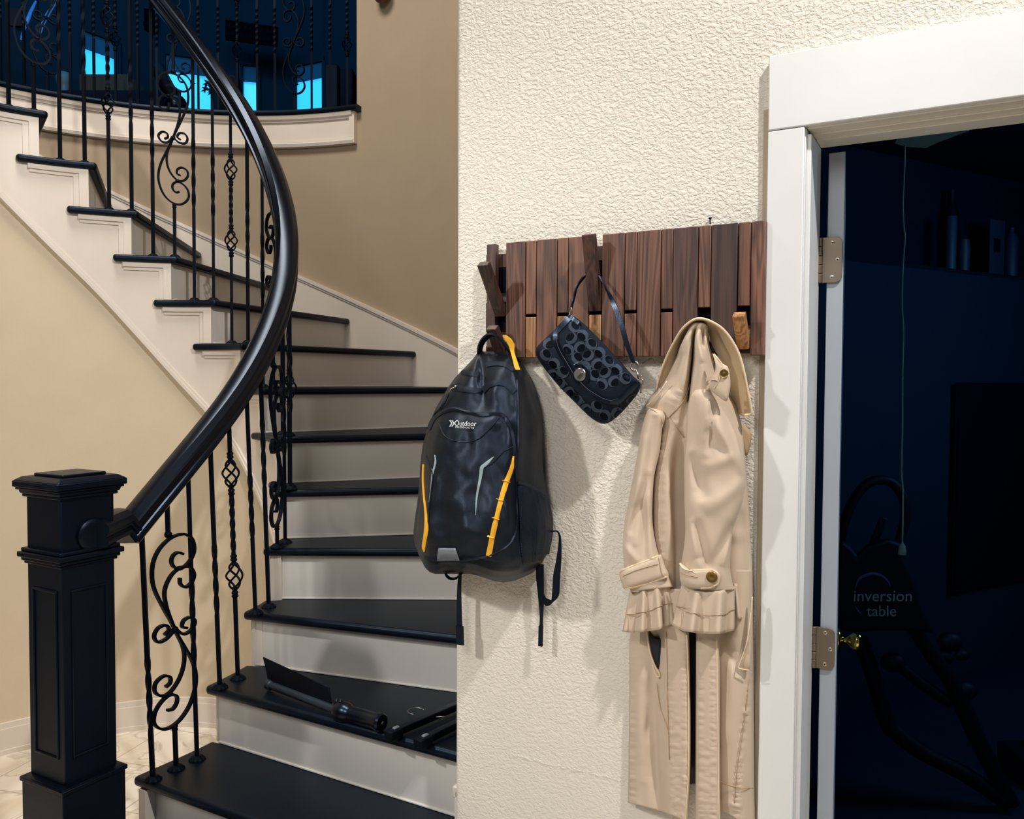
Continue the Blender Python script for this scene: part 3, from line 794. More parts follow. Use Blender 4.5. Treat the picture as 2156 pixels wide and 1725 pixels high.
# ------------------------------------------------------------------ upstairs railing on the landing edge
br = thing('landing_railing', 'black iron railing along the curved upstairs landing edge', 'railing', circ(95, RO, ZF))
def ang_for(px, r):
    best = (1e9, 0)
    for i in range(1300):
        a = 62 + i * 0.07; p = circ(a, r); x = CX + FPX * p.x / p.y - 0.005 * 550 * 0
        if abs(x - px) < best[0]: best = (abs(x - px), a)
    return best[1]
RB = RO + 0.02
xs = [733, 697, 659, 623, 583, 546, 505, 465, 424, 385, 338, 298, 252, 207, 158, 110, 62, 13]
random.seed(5)
for i, x in enumerate(xs):
    an = ang_for(x - 1, RB); a = circ(an, RB, ZF); t = circ(an, RB, 4.03); d = V((0, 0, 1)); ph = random.uniform(0.0, 0.3)
    ty = i % 6
    if ty == 3:
        g = 0.11; ob = a + d * g; ot = a + d * (g + 0.585)
        m = MB(); bar(m, a, ob, phase=ph); o = obj('baluster', m, M['iron'], br, auto=40); o['label'] = 'baluster with large wrought scrolls'
        m = MB(); bar(m, ot, t, phase=ph); obj('upper_bar', m, M['iron'], o, auto=40)
        wd = V((math.sin(math.radians(an)), -math.cos(math.radians(an)), 0))
        m = MB(); scroll(m, ob, wd, -1); collar(m, ob, d, 0.01, 0.016); m.ball(ot + d * 0.006, 0.0115, 12); obj('scroll_ornament', m, M['iron'], o, auto=40)
    elif ty == 0:
        m = MB(); f0, f1 = 0.385, 0.72; H_ = t.z - a.z; hb = 0.036 / H_
        bar(m, a, a.lerp(t, f0 - hb), phase=ph); bar(m, a.lerp(t, f0 + hb), a.lerp(t, f1 - hb), [(0.16, 0.84, 1.25)], ph); bar(m, a.lerp(t, f1 + hb), t, phase=ph)
        o = obj('baluster', m, M['iron'], br, auto=40); o['label'] = 'baluster with two wire baskets'
        for f in (f0, f1):
            m = MB(); c = a.lerp(t, f); basket(m, c, d); [collar(m, c + d * (s_ * 0.06), d) for s_ in (-1, 1)]; obj('basket', m, M['iron'], o, auto=50)
    else:
        m = MB(); bar(m, a, t, [(0.36, 0.64, 2.0)], ph); o = obj('baluster', m, M['iron'], br, auto=40)
m = MB(); m.sweep([circ(A_OPEN + 0.2 + i * 2, RB, 4.06) for i in range(40)], prof, up=V((0, 0, 1))); obj('handrail', m, M['rail'], br, auto=32)
Z = V((0, 0, 1))
# ------------------------------------------------------------------ coat rack
OF = 0.034
rk_t = uz(1611, 464, OF)[1]; rk_b = uz(1608, 748, OF)[1]
rack = thing('coat_rack', 'walnut wall rack of vertical slats with flip-out hooks', 'coat rack', W(uz(1317, 600, 0)[0], 0, rk_b))
SL = [(1024.5, 1043, 'w'), (1043.5, 1064.5, 'n'), (1065.5, 1106, 'w'), (1107.5, 1129, 'n'), (1130, 1172.5, 'w'), (1174, 1196.5, 'n'), (1197.5, 1240, 'w'),
      (1241.5, 1266.5, 'n'), (1268, 1315, 'w'), (1316.5, 1341, 'n'), (1342, 1391.5, 'w'), (1393, 1417, 'n'), (1418, 1470, 'w'), (1471.5, 1497, 'n'), (1498, 1553, 'w'), (1555, 1580.5, 'n'), (1582, 1611, 'w')]
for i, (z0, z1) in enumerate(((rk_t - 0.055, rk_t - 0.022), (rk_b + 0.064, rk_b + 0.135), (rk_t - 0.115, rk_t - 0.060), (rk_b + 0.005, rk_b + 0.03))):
    m = MB(); m.wbox(uz(1030, 600, 0)[0], uz(1610, 600, 0)[0], 0.001, 0.0155, z0, z1); obj('rail_or_recess_shade', m, M['dark'] if i in (1, 2) else M['rack_back'], rack, bevel=(0.001, 1))  # the two dark strips stand in for shade behind the slats
zsplit = uz(1568, 644, OF)[1]; zflap = uz(1118, 668, OF)[1]
ni = 0; random.seed(21)
wm = ['walnut_dark', 'walnut', 'walnut', 'walnut', 'walnut', 'walnut', 'walnut_dark', 'walnut_dark', 'walnut']
def flap(name, u0, u1, z0, L_, D, mt, label=None):
    """slat piece hinged at its foot: length L_, its top swung D metres out of the wall"""
    h = math.sqrt(L_ * L_ - D * D); t = 0.018; c = h / L_; s_ = D / L_
    a0 = (OF, z0); a1 = (OF + D, z0 + h); b0 = (OF - t * c, z0 + t * s_); b1 = (OF + D - t * c, z0 + h + t * s_)
    if D > 0: a0 = (OF + 0.002, z0); 
    m = MB(); m.hexa([W(u0, *a0), W(u1, *a0), W(u1, *b0), W(u0, *b0), W(u0, *a1), W(u1, *a1), W(u1, *b1), W(u0, *b1)])
    o = obj(name, m, mt, rack, bevel=(0.0014, 2))
    if label: o['label'] = label
wi = 0
for i, (a, b, ty) in enumerate(SL):
    ua = uz(a, 520, OF)[0]; ub = uz(b, 520, OF)[0] - 0.0003
    if ty == 'w':
        m = MB(); m.wbox(ua, ub, 0.016, OF + random.uniform(-0.0006, 0.0006), rk_b, rk_t); obj('slat', m, M[wm[wi]], rack, bevel=(0.0014, 2)); wi += 1
    else:
        Lu = rk_t - zsplit; Ll = zflap - rk_b
        if ni == 0:
            flap('hook', ua, ub, zsplit - 0.004, Lu - 0.030, 0.086, M['walnut_dark'], 'tall hook swung out at the left end')
            flap('hook', ua, ub, rk_b + 0.005, Ll * 0.8, 0.045, M['walnut_dark'], 'short hook swung out, holding the backpack')
        elif ni == 3:
            flap('hook', ua, ub, zsplit, Lu, 0.046, M['walnut_dark'], 'tall hook swung out, holding the purse')
            flap('hook', ua, ub, rk_b, Ll, 0.0, M['walnut_light'])
        else:
            flap('short_slat', ua, ub, zsplit, Lu, 0.0, M['walnut'])
            if ni == 6: flap('hook', ua, ub, rk_b + 0.004, Ll * 0.85, 0.05, M['walnut_light'], 'short hook swung out under the coat')
            elif ni == 7: flap('hook', ua, ub, rk_b + 0.012, Ll * 0.84, 0.045, M['walnut_light'], 'golden short hook swung out, empty')
            else: flap('hook', ua, ub, rk_b, Ll, 0.0, M['walnut_light'] if ni in (1, 2) else M['walnut'])
        ni += 1
m = MB(); p = hit(1495, 473, 0.006); m.lathe(p, Z, [(0.0007, 0), (0.0011, 0.002), (0.0012, 0.0105), (0.0040, 0.0135), (0.0042, 0.0145)], 10)
tag(obj('drywall_screw', m, M['blackthing'], auto=40), 'small dark screw in the plaster just above the rack', 'screw')

# ------------------------------------------------------------------ backpack
def interp(tab, x):
    if x <= tab[0][0]: return tab[0][1:]
    for a, b in zip(tab, tab[1:]):
        if a[0] <= x <= b[0]:
            t = (x - a[0]) / (b[0] - a[0]); return tuple(p + (q - p) * t for p, q in zip(a[1:], b[1:]))
    return tab[-1][1:]
bp = thing('backpack', 'black backpack with yellow trim hanging from the left hook', 'backpack', hit(1010, 1205, 0.0))
LV = [(740, 1010, 1058, 1080, .045), (746, 1003, 1066, 1086, .065), (757, 995, 1075, 1093, .08), (775, 979, 1081, 1105, .10), (797, 959, 1084, 1117, .115), (820, 944, 1087, 1126, .13), (859, 922, 1090, 1136, .145),
      (898, 906, 1091, 1140, .155), (940, 895, 1090, 1142, .162), (985, 890, 1088, 1144, .166), (1020, 889, 1087, 1146, .17), (1055, 885, 1088, 1151, .175), (1100, 880, 1090, 1158, .178),
      (1140, 877, 1093, 1158, .176), (1170, 880, 1096, 1154, .168), (1190, 887, 1098, 1147, .150), (1203, 899, 1099, 1133, .12), (1211, 920, 1090, 1118, .085)]
YB = [(877, 1180), (885, 1190), (893, 1201), (903, 1209), (920, 1209), (935, 1202), (970, 1204), (1000, 1209), (1020, 1217), (1040, 1224), (1060, 1227), (1085, 1223), (1110, 1212), (1128, 1203), (1150, 1186), (1160, 1180)]
rows = []
for i in range(0, 69):
    t = i / 68 * (len(LV) - 1); k = min(int(t), len(LV) - 2); f = t - k
    y, L_, FR, R_, oF = [a + (b - a) * f for a, b in zip(LV[k], LV[k + 1])]
    ctl = [(L_ + 5, .012), (L_, oF * .35), (L_ + 3, oF * .72), (L_ + (FR - L_) * .12, oF * .93), (L_ + (FR - L_) * .35, oF * 1.03), (L_ + (FR - L_) * .6, oF * 1.06), (L_ + (FR - L_) * .85, oF * 1.01),
           (FR, oF * .93), (FR + (R_ - FR) * .3, oF * .74), (FR + (R_ - FR) * .7, oF * .48), (R_, oF * .2), (R_ - 6, .010), ((L_ + R_) / 2, .008)]
    ring2 = catmull([V((a, b, 0)) for a, b in ctl], 5, closed=True)
    ring = []
    for q in ring2:
        x = q.x; o = max(0.006, q.y); yy = y
        if y > 1060:
            yb = interp(YB, x)[0]; yy = 1060 + (y - 1060) * (yb - 1060) / 151.0
        if o > 0.03:
            if y < 880: o -= 0.018 * math.exp(-((x - (1012 + (y - 740) * 0.05)) / 9) ** 2) * min(1, (885 - y) / 60)
            o += 0.009 * (noise.noise(V((x * .025, y * .010, 3))) ) + 0.0055 * noise.noise(V((x * .045, y * .028, 9))) + 0.002 * noise.noise(V((x * .12, y * .05, 5)))
            if y < 900: o += 0.005 * math.sin(x * 0.11 + y * 0.03) * math.exp(-((y - 790) / 70) ** 2)
            if x < FR - 5 and 870 < y < 1200:   # bulge of the front pocket
                o += 0.012 * min(1, (y - 870) / 20, (1200 - y) / 25) * min(1, max(0, (FR - x - 5) / 15), max(0, (x - L_ - 4) / 12))
        ring.append(hit(x, yy, o))
    rows.append(ring)
m = MB(); m.loft(rows)
body = obj('body', m, M['nylon'], bp, smooth=True); TB = bvh(body)
def seam(pts, w, th, mt, name='seam', parent=bp, off=0.0012, n=6, tree=None, label=None):
    o = obj(name, strip(tree or TB, pts, w, off, n, th), mt, parent, auto=60)
    if label: o['label'] = label
    return o
seam([(903, 905), (912, 885), (926, 872), (945, 864), (962, 862), (985, 868), (1015, 874), (1045, 871), (1062, 879), (1074, 898), (1081, 925), (1084, 960), (1086, 1000)], 4.0, 0.004, M['piping'], 'pocket_piping')
seam([(1086, 1000), (1088, 1060), (1088, 1100), (1082, 1130), (1068, 1150), (1035, 1168), (1000, 1176), (960, 1180), (915, 1180), (893, 1172)], 2.2, 0.003, M['piping'], 'pocket_piping')
seam([(973, 783), (990, 787), (1010, 790)], 5, 0.002, M['nylon_dark'], 'zip_band')
seam([(1024, 769), (1045, 766), (1065, 769), (1082, 780)], 5, 0.003, M['nylon_dark'], 'zip_band')
seam([(952, 815), (975, 820), (995, 823), (1016, 825)], 6, 0.003, M['nylon_dark'], 'zip_band')
seam([(1018, 823), (1030, 812), (1050, 806), (1068, 812), (1085, 826)], 6, 0.004, M['nylon_dark'], 'zip_band')
seam([(1088, 800), (1090, 840), (1091, 900), (1090, 960), (1088, 1010)], 1.6, 0.002, M['piping'], 'side_piping')
seam([(925, 892), (935, 915), (950, 926), (975, 931), (1005, 926), (1030, 905), (1052, 880)], 0.9, 0.0012, M['piping'])
seam([(1081, 940), (1060, 952), (1038, 975), (1020, 985)], 0.9, 0.0012, M['piping'])
seam([(897, 958), (907, 985), (912, 1000), (905, 1060), (902, 1100)], 1.0, 0.0012, M['piping'])
seam([(916, 958), (917, 975), (911, 1000), (908, 1030), (904, 1058)], [0.6, 1.8, 1.6, 1.2, .4], 0.0008, M['reflect_pale'], 'reflective_piping', n=5)
seam([(1040, 962), (1026, 975), (1015, 984)], [0.8, 3.5, 4.0], 0.0008, M['reflect_pale'], 'reflective_print', n=4)
seam([(1015, 983), (1011, 1010), (1006, 1035), (1003, 1060), (1002, 1085)], [4.0, 3.0, 2.2, 1.4, 0.5], 0.0008, M['reflect_pale'], 'reflective_print', n=5)
seam([(1080.5, 961), (1077, 985), (1066, 1015), (1056, 1050), (1047, 1085), (1038, 1125), (1029, 1171)], [1.0, 3.8, 4.8, 5.0, 5.0, 5.4, 6.0], 0.0025, M['yellow'], 'side_stripe', label='yellow webbing stripe on the right')
for x, y in ((1065, 1014), (1053, 1053), (1045, 1092), (1034, 1130)):
    seam([(x - 7, y - 2), (x, y), (x + 7, y + 2)], 0.9, 0.003, M['yellow'], 'stripe_loop', n=3, off=0.003)
seam([(892, 978), (891, 1010), (893, 1045), (897, 1080), (898, 1115), (893, 1150), (894, 1162)], [1.0, 1.6, 1.4, 2.2, 4.0, 3.6, .8], 0.0022, M['yellow'], 'side_stripe', label='yellow webbing stripe on the left')
# grey reflective patch
pt = [(925, 1154), (960, 1154), (969, 1179.5), (921, 1180)]
m = MB(); g = []
for i in range(7):
    row = []
    for j in range(9):
        a = V((*pt[0], 0)).lerp(V((*pt[1], 0)), j / 8); b = V((*pt[3], 0)).lerp(V((*pt[2], 0)), j / 8); q = a.lerp(b, i / 6); row.append(onto(TB, q.x, q.y, 0.0022)[0])
    g.append(row)
m.grid(g); obj('reflective_patch', m, M['reflective'], bp, smooth=True, solid=0.002)
# stretch side pocket of mesh with its elastic hem
m = MB(); g = []
for i in range(13):
    row = []
    for j in range(9):
        t = i / 12; s_ = j / 8
        y = (1018 + 30 * s_) * (1 - t) + (1186 - 10 * s_) * t
        L_, FR, R_, oF = interp(LV, min(y, 1185)); x = FR + 2 + (R_ - FR - 4) * s_
        p, n_ = onto(TB, x, y, 0.003); p = p + n_ * (0.010 * math.sin(math.pi * s_) * math.sin(math.pi * min(1, t + .15)) + 0.0015 * math.sin(s_ * 24 + t * 3)); row.append(p)
    g.append(row)
m.grid(g); obj('mesh_pocket', m, M['mesh'], bp, smooth=True, solid=0.002)
seam([(1088, 1017), (1105, 1022), (1125, 1033), (1146, 1049)], 4.0, 0.003, M['piping'], 'pocket_hem', off=0.006)
# logo: double chevron and lettering
def text_mesh(txt, size, shear=0.0):
    c = bpy.data.curves.new('lettering', 'FONT'); c.body = txt; c.size = size; c.shear = shear; c.resolution_u = 3; c.extrude = 0.0
    o = bpy.data.objects.new('lettering', c); sc.collection.objects.link(o); dg = bpy.context.evaluated_depsgraph_get(); bpy.context.view_layer.update()
    me = bpy.data.meshes.new_from_object(o.evaluated_get(dg)); bpy.data.objects.remove(o); bpy.data.curves.remove(c)
    vs = [v.co.copy() for v in me.vertices]; fs = [tuple(p.vertices) for p in me.polygons]; bpy.data.meshes.remove(me); return vs, fs
def word_on(tree, txt, x0, y0, wpx, hpx, slope, off, m, shear=0.0, mi=0):
    vs, fs = text_mesh(txt, 1.0, shear); lo = min(v.x for v in vs); hi = max(v.x for v in vs); top = max(v.y for v in vs)
    out = []
    for v in vs:
        x = x0 + (v.x - lo) / (hi - lo) * wpx; y = y0 - v.y / top * hpx + slope * (x - x0)
        out.append(onto(tree, x, y, off)[0])
    m.add(out, fs, mi)
m = MB(); word_on(TB, 'Outdoor', 958, 896.5, 46, 10.5, 0.035, 0.0016, m, 0.12); word_on(TB, 'PRODUCTS', 960, 901.5, 39, 3.6, 0.035, 0.0016, m)
for dx in (0, 4.5):
    c = [(947 + dx, 886), (951.5 + dx, 891.5), (947 + dx, 898.5)]
    q = []
    for a, b in c: q.append(onto(TB, a, b, 0.0016)[0])
    for a, b in c[::-1]: q.append(onto(TB, a + 2.0, b, 0.0016)[0])
    m.add(q, [(0, 1, 4, 5), (1, 2, 3, 4)])
obj('logo', m, M['white_print'], bp)
# zip puller and handle loop, yellow pull tab
def ribbon(pts, wv, th, mt, name, parent, n=6, label=None):
    """flat band through 3-D points; wv = list of or one half-width vector"""
    P = catmull(pts, n); m = MB(); rings = []; L_ = len(P)
    for i, p in enumerate(P):
        tg = (P[min(i + 1, L_ - 1)] - P[max(i - 1, 0)]).normalized()
        wvec = V(wv) if not isinstance(wv, list) else V(wv[min(int(i / n), len(wv) - 1)]).lerp(V(wv[min(int(i / n) + 1, len(wv) - 1)]), (i % n) / n)
        nn = tg.cross(wvec).normalized() * (th / 2)
        rings.append([p - wvec - nn, p + wvec - nn, p + wvec + nn, p - wvec + nn])
    m.loft(rings); o = obj(name, m, mt, parent, auto=50)
    if label: o['label'] = label
    return o
ribbon([hit(1009, 752, .03), hit(1012, 728, .05), hit(1022, 712, .075), hit(1036, 705, .082), hit(1052, 712, .075), hit(1066, 730, .06), hit(1080, 750, .04)], -N * 0.010 + V((0, 0, .002)), 0.004, M['nylon_dark'], 'grab_handle', bp)
ribbon([hit(1062, 706, .082), hit(1070, 715, .080), hit(1077, 727, .076), hit(1079, 741, .074), hit(1084, 758, .082), hit(1090, 779, .088)], [U * .004, U * .008, U * .0075, U * .0045, U * .005, U * .0065], 0.003, M['yellow'], 'pull_tab', bp, label='yellow webbing tab at the handle')
m = MB(); a, na = onto(TB, 963, 817, 0.006); b, nb = onto(TB, 949, 833, 0.008)
m.tube([a, a.lerp(b, .5) + na * .004, b], 0.0016, 8); m.ball(a, 0.0035, 10); obj('zip_puller', m, M['silver'], bp, smooth=True)
ribbon([b, onto(TB, 935, 855, .004)[0], onto(TB, 920, 872, .004)[0], hit(915, 878, .10)], U * .003, 0.004, M['nylon_dark'], 'puller_cord', bp)
# straps hanging below
ribbon([hit(936, 1198, .05), hit(940, 1212, .05), hit(950, 1219, .05), hit(962, 1217, .045), hit(974, 1206, .04)], -N * .008 + U * .004, 0.003, M['webbing'], 'strap_loop', bp)
ribbon([hit(969, 1206, .045), hit(967, 1240, .045), hit(967, 1290, .045), hit(969, 1357, .045)], [U * .0035, U * .0055, U * .0070, U * .0088], 0.0025, M['webbing'], 'hanging_strap', bp)
ribbon([hit(968, 1318, .046), hit(969, 1358, .046)], U * .0100, 0.005, M['webbing'], 'strap_end', bp)
ribbon([hit(1137, 1188, .03), hit(1137, 1220, .03), hit(1139, 1255, .03), hit(1140, 1300, .03), hit(1138, 1360, .03)], [U * .0095, U * .0098, U * .0075, U * .004, U * .004], 0.003, M['webbing'], 'hanging_strap', bp)
ribbon([hit(1139, 1318, .032), hit(1138, 1361, .032)], U * .0052, 0.005, M['webbing'], 'strap_end', bp)
ribbon([hit(1152, 1122, .05), hit(1163, 1119, .045), hit(1174, 1120, .04), hit(1179, 1135, .038), hit(1177, 1175, .036), hit(1172, 1215, .035), hit(1170, 1250, .035), hit(1164, 1268, .035), hit(1150, 1268, .034), hit(1141, 1256, .033)], [U * .002, U * .003, U * .002, U * .0024, U * .006, U * .009, U * .009, U * .006 + V((0, 0, .006)), V((0, 0, .009)), U * .005 + V((0, 0, .006))], 0.003, M['webbing'], 'strap_loop', bp)

# ------------------------------------------------------------------ purse
pu = thing('purse', 'small black and charcoal flap purse hanging by its strap', 'purse', hit(1272, 893, 0.02))
OUT = [(1201, 664), (1219, 674), (1246, 698), (1266, 718), (1290, 744), (1312, 768), (1333, 792), (1345, 803), (1348, 815), (1343, 828), (1330, 845), (1309, 869), (1288, 887), (1273, 893), (1258, 889), (1238, 875), (1209, 846), (1179, 816), (1150, 781), (1133, 756), (1127, 741), (1132, 729), (1150, 711), (1167, 695), (1185, 676), (1192, 666)]
def pillow(outline, o_back, depth, n=2, rings=9, power=0.5, squash=None, bump=None):
    P = catmull([V((a, b, 0)) for a, b in outline], n, closed=True); c = sum((p for p in P), V()) / len(P)
    def ring(s_, o): return [hit(c.x + (p.x - c.x) * s_, c.y + (p.y - c.y) * s_, o + (bump(c.x + (p.x - c.x) * s_, c.y + (p.y - c.y) * s_) if bump and s_ < .99 else 0)) for p in P]
    R_ = [ring(0.02, o_back), ring(0.6, o_back), ring(0.95, o_back + depth * 0.04), ring(1.0, o_back + depth * 0.35)]
    for i in range(1, rings + 1):
        t = i / rings; s_ = 1 - 0.98 * t ** 1.5; R_.append(ring(s_, o_back + depth * (0.35 + 0.65 * min(1, (1 - s_) * 3.2) ** power)))
    m = MB(); m.loft(R_); return m
m = pillow(OUT, 0.052, 0.050, bump=lambda x, y: 0.0025 * noise.noise(V((x * .04, y * .04, 1))))
pb = obj('body', m, M['bag'], pu, smooth=True); TP = bvh(pb)
FLAP = [(1201, 663), (1220, 674), (1246, 698), (1268, 720), (1292, 747), (1314, 771), (1334, 793), (1346, 804), (1349, 811), (1338, 824), (1322, 840), (1303, 855), (1285, 858), (1266, 850), (1243, 836), (1222, 818), (1207, 800), (1190, 775), (1174, 748), (1164, 728), (1159, 712), (1164, 700), (1180, 682), (1192, 668)]
m = pillow(FLAP, 0.088, 0.020, rings=8, bump=lambda x, y: 0.002 * noise.noise(V((x * .05, y * .05, 4))))
pf = obj('flap', m, M['bag'], pu, smooth=True); TF = bvh(pf)
# leather binding of the flap
seam([(1196, 668), (1185, 680), (1172, 694), (1163, 708)], 9, 0.003, M['leather'], 'flap_binding', pu, tree=TF)
seam([(1167, 704), (1168, 722), (1177, 744), (1190, 766), (1203, 788), (1216, 806), (1233, 823), (1252, 836), (1270, 846), (1288, 850), (1303, 846)], 9.5, 0.003, M['leather'], 'flap_binding', pu, tree=TF)
seam([(1300, 848), (1316, 836), (1330, 820), (1343, 807)], 9, 0.003, M['leather'], 'flap_binding', pu, tree=TF)
seam([(1203, 666), (1214, 674), (1221, 680)], 6.5, 0.003, M['leather'], 'flap_binding', pu, tree=TF)
seam([(1176, 700), (1175, 722), (1184, 743), (1197, 765), (1210, 786), (1222, 801), (1238, 817), (1256, 829), (1272, 838), (1288, 842), (1302, 838)], 0.4, 0.0006, M['thread'], 'stitching', pu, tree=TF, off=0.004)
# woven monogram: open rings with a satin centre, in slanted rows
m = MB(); random.seed(2)
def cee(tree, m, x, y, r, ang, gap):
    """a thick crescent opening one way round a black satin oval"""
    ca, sa = math.cos(ang), math.sin(ang); n = 22; inner = []; outer = []
    def P(px, py, off): return onto(tree, x + px * ca - py * sa, y + px * sa + py * ca, off)[0]
    for k in range(n + 1):
        a = gap + (2 * math.pi - 2 * gap) * k / n
        outer.append(P(r * math.cos(a) * .86, r * math.sin(a), 0.0013))
        inner.append(P(r * .29 + r * .63 * math.cos(a) * .86, r * .76 * math.sin(a), 0.0013))
    m.add(outer + inner, [(i, i + 1, n + 2 + i, n + 1 + i) for i in range(n)], 0)
    c = [P(r * .29 + r * .57 * math.cos(2 * math.pi * k / 16) * .86, r * .70 * math.sin(2 * math.pi * k / 16), 0.0011) for k in range(16)]
    m.add(c, [tuple(range(16))], 1)
def inside(poly, x, y):
    c = False; n = len(poly)
    for i in range(n):
        x1, y1 = poly[i]; x2, y2 = poly[(i + 1) % n]
        if (y1 > y) != (y2 > y) and x < (x2 - x1) * (y - y1) / (y2 - y1) + x1: c = not c
    return c
FIN = [(1188, 694), (1212, 680), (1246, 700), (1296, 752), (1330, 792), (1322, 806), (1304, 826), (1280, 826), (1252, 812), (1228, 792), (1211, 770), (1194, 744), (1185, 720)]
mf = MB(); mb = MB(); ax = V((0.70, 0.71, 0)); ay = V((-0.71, 0.70, 0)); n_in = 0
for i in range(-4, 13):
    for j in range(-7, 10):
        q = V((1180, 700, 0)) + ax * (i * 25.5 + (j % 2) * 12.5) + ay * (j * 21 - 8)
        an = 0.8 + (math.pi if (i + j) % 2 else 0) + (math.pi / 2 if j % 2 else 0)
        if inside(FIN, q.x, q.y):
            cee(TF, mf, q.x, q.y, 13.0, an, 0.35)
        elif inside(OUT, q.x + 0, q.y + 0) and not inside(FLAP, q.x + 3, q.y - 3) and inside(OUT, q.x - 2, q.y + 3):
            cee(TP, mb, q.x, q.y, 13.0, an, 0.35)
obj('monogram_weave', mf, [M['bag_c'], M['bag_o']], pf); obj('monogram_weave', mb, [M['bag_c'], M['bag_o']], pb)
# turn lock
m = MB(); p, n_ = onto(TF, 1222, 789, 0.001); m.lathe(p, -N, [(0.0145, 0), (0.0145, 0.002), (0.013, 0.0035), (0.0, 0.0036)], 28); 
m.box(p - N * 0.0065, (U * .7 + V((0, 0, .7))) * 0.0075, (-U * .7 + V((0, 0, .7))) * 0.0016, N * 0.003); obj('turn_lock', m, M['silver'], pu, auto=40)
seam([(1210, 770), (1218, 766), (1230, 770), (1238, 780), (1240, 792), (1236, 806)], 3, 0.002, M['leather'], 'lock_tab', pu, tree=TF, off=0.002)
# rings, clasp and strap
def ring_m(m, c, ra, rb, a1, a2, tr, seg=20):
    m.tube([c + a1 * (ra * math.cos(2 * math.pi * k / seg)) + a2 * (rb * math.sin(2 * math.pi * k / seg)) for k in range(seg)], tr, 8, closed=True)
m = MB(); c = hit(1201, 655, .085); ring_m(m, c, .005, .009, U * .8 - N * .5, Z, .0014); obj('strap_ring', m, M['silver'], pu, smooth=True)
m = MB(); c = hit(1336, 771, .085); ring_m(m, c, .0085, .0095, U, Z, .0024); obj('swivel_ring', m, M['silver'], pu, smooth=True)
m = MB(); a = hit(1340, 779, .086); b = hit(1346, 797, .088); m.tube([a, a.lerp(b, .5), b], [0.0022, 0.0028, 0.0034], 8); m.ball(hit(1351, 792, .09), .002, 8)
ring_m(m, hit(1349, 805, .088), .0055, .007, U, Z, .0014); m.tube([hit(1350, 812, .085), hit(1350, 820, .083), hit(1349, 828, .08)], .0016, 8); obj('clasp', m, M['silver'], pu, smooth=True)
ribbon([hit(1202, 651, .084), hit(1208, 628, .080), hit(1214, 605, .068), hit(1224, 590, .052), hit(1236, 577, .044), hit(1250, 572, .043), hit(1260, 578, .046), hit(1270, 595, .054), hit(1284, 622, .064), hit(1298, 655, .074), hit(1310, 690, .082), hit(1320, 725, .085), hit(1334, 764, .086)],
       [-N * .004, -N * .005, -N * .005, -N * .006, -N * .006, -N * .006, -N * .006, -N * .005 + U * .001, -N * .002 + U * .005, U * .0065, U * .006, U * .0055, U * .0045], 0.0028, M['leather'], 'strap', pu)
# ------------------------------------------------------------------ coat
ct = thing('trench_coat', 'khaki cotton trench coat with buttoned cuffs hanging from the right hook', 'coat', hit(1450, 1740, 0.0))
def creases(x, y, lst):
    o = 0
    for x0, y0, x1, y1, wd, am in lst:
        dx, dy = x1 - x0, y1 - y0; L2 = dx * dx + dy * dy; t = ((x - x0) * dx + (y - y0) * dy) / L2
        t2 = max(0, min(1, t)); d2 = (x - x0 - dx * t2) ** 2 + (y - y0 - dy * t2) ** 2
        o += am * math.exp(-d2 / (wd * wd)) * (math.sin(math.pi * min(1, max(0, t * .9 + .05))) ** .5)
    return o
def pucker(x, y, lst):
    """little gathers across a stitched seam: (points, half width, period, height)"""
    o = 0
    for pts, wd, per, am in lst:
        s0 = 0
        for (x0, y0), (x1, y1) in zip(pts, pts[1:]):
            dx, dy = x1 - x0, y1 - y0; L2 = math.hypot(dx, dy); t = ((x - x0) * dx + (y - y0) * dy) / L2
            if -1 <= t <= L2 + 1:
                d_ = abs((x - x0) * dy - (y - y0) * dx) / L2
                if d_ < wd: 
                    ph = (s0 + t) / per; ph += 0.9 * noise.noise(V((ph * .7, x * .02, 1)))
                    o += 1.8 * am * math.sin(ph * 6.283) * (1 - (d_ / wd) ** 2) * (0.6 + .6 * noise.noise(V((ph * .9, 4, 2))))
            s0 += L2
    return o
def sheet(name, rows, mt, n=5, pk=(), ny=None, th=0.0028, cr=(), nz=0.0016, parent=ct, nsc=(.03, .012), label=None):
    rr = [catmull([V(p) for p in r], n) for r in rows]; C = len(rr[0])
    cols = [catmull([r[j] for r in rr], ny or n) for j in range(C)]
    m = MB(); g = []
    for i in range(len(cols[0])):
        row = []
        for j in range(C):
            p = cols[j][i]; o = p.z + creases(p.x, p.y, cr) + pucker(p.x, p.y, pk) + nz * noise.noise(V((p.x * nsc[0], p.y * nsc[1], 7.3)))
            row.append(hit(p.x, p.y, max(0.004, o)))
        g.append(row)
    m.grid(g); o = obj(name, m, mt, parent, smooth=True, solid=th)
    if label: o['label'] = label
    return o
def tube_piece(name, rows, mt, cr=(), nz=0.003, seg=30, n=6, parent=ct, exp=0.75, label=None):
    """rows: (yl, xl, yr, xr, o_back, depth)"""
    R_ = catmull([V(r[:3]) for r in rows], n); Q_ = catmull([V(r[3:]) for r in rows], n); rings = []
    for a, b in zip(R_, Q_):
        yl, xl, yr = a; xr, ob, dp = b; ring = []
        for k in range(seg):
            q = 2 * math.pi * k / seg; c, s_ = math.cos(q), math.sin(q)
            x = (xl + xr) / 2 - (xr - xl) / 2 * math.copysign(abs(c) ** 0.9, c); y = yl + (yr - yl) * (x - xl) / (xr - xl)
            f = math.copysign(abs(s_) ** exp, s_)
            o = ob + dp * (0.5 + 0.5 * f)
            if s_ > 0: o += (creases(x, y, cr) + nz * noise.noise(V((x * .022, y * .012, 2.2)))) * min(1, s_ * 2)
            ring.append(hit(x, y, max(0.004, o)))
        rings.append(ring)
    m = MB(); m.loft(rings); o = obj(name, m, mt, parent, smooth=True)
    if label: o['label'] = label
    return o
C_ = M['coat']
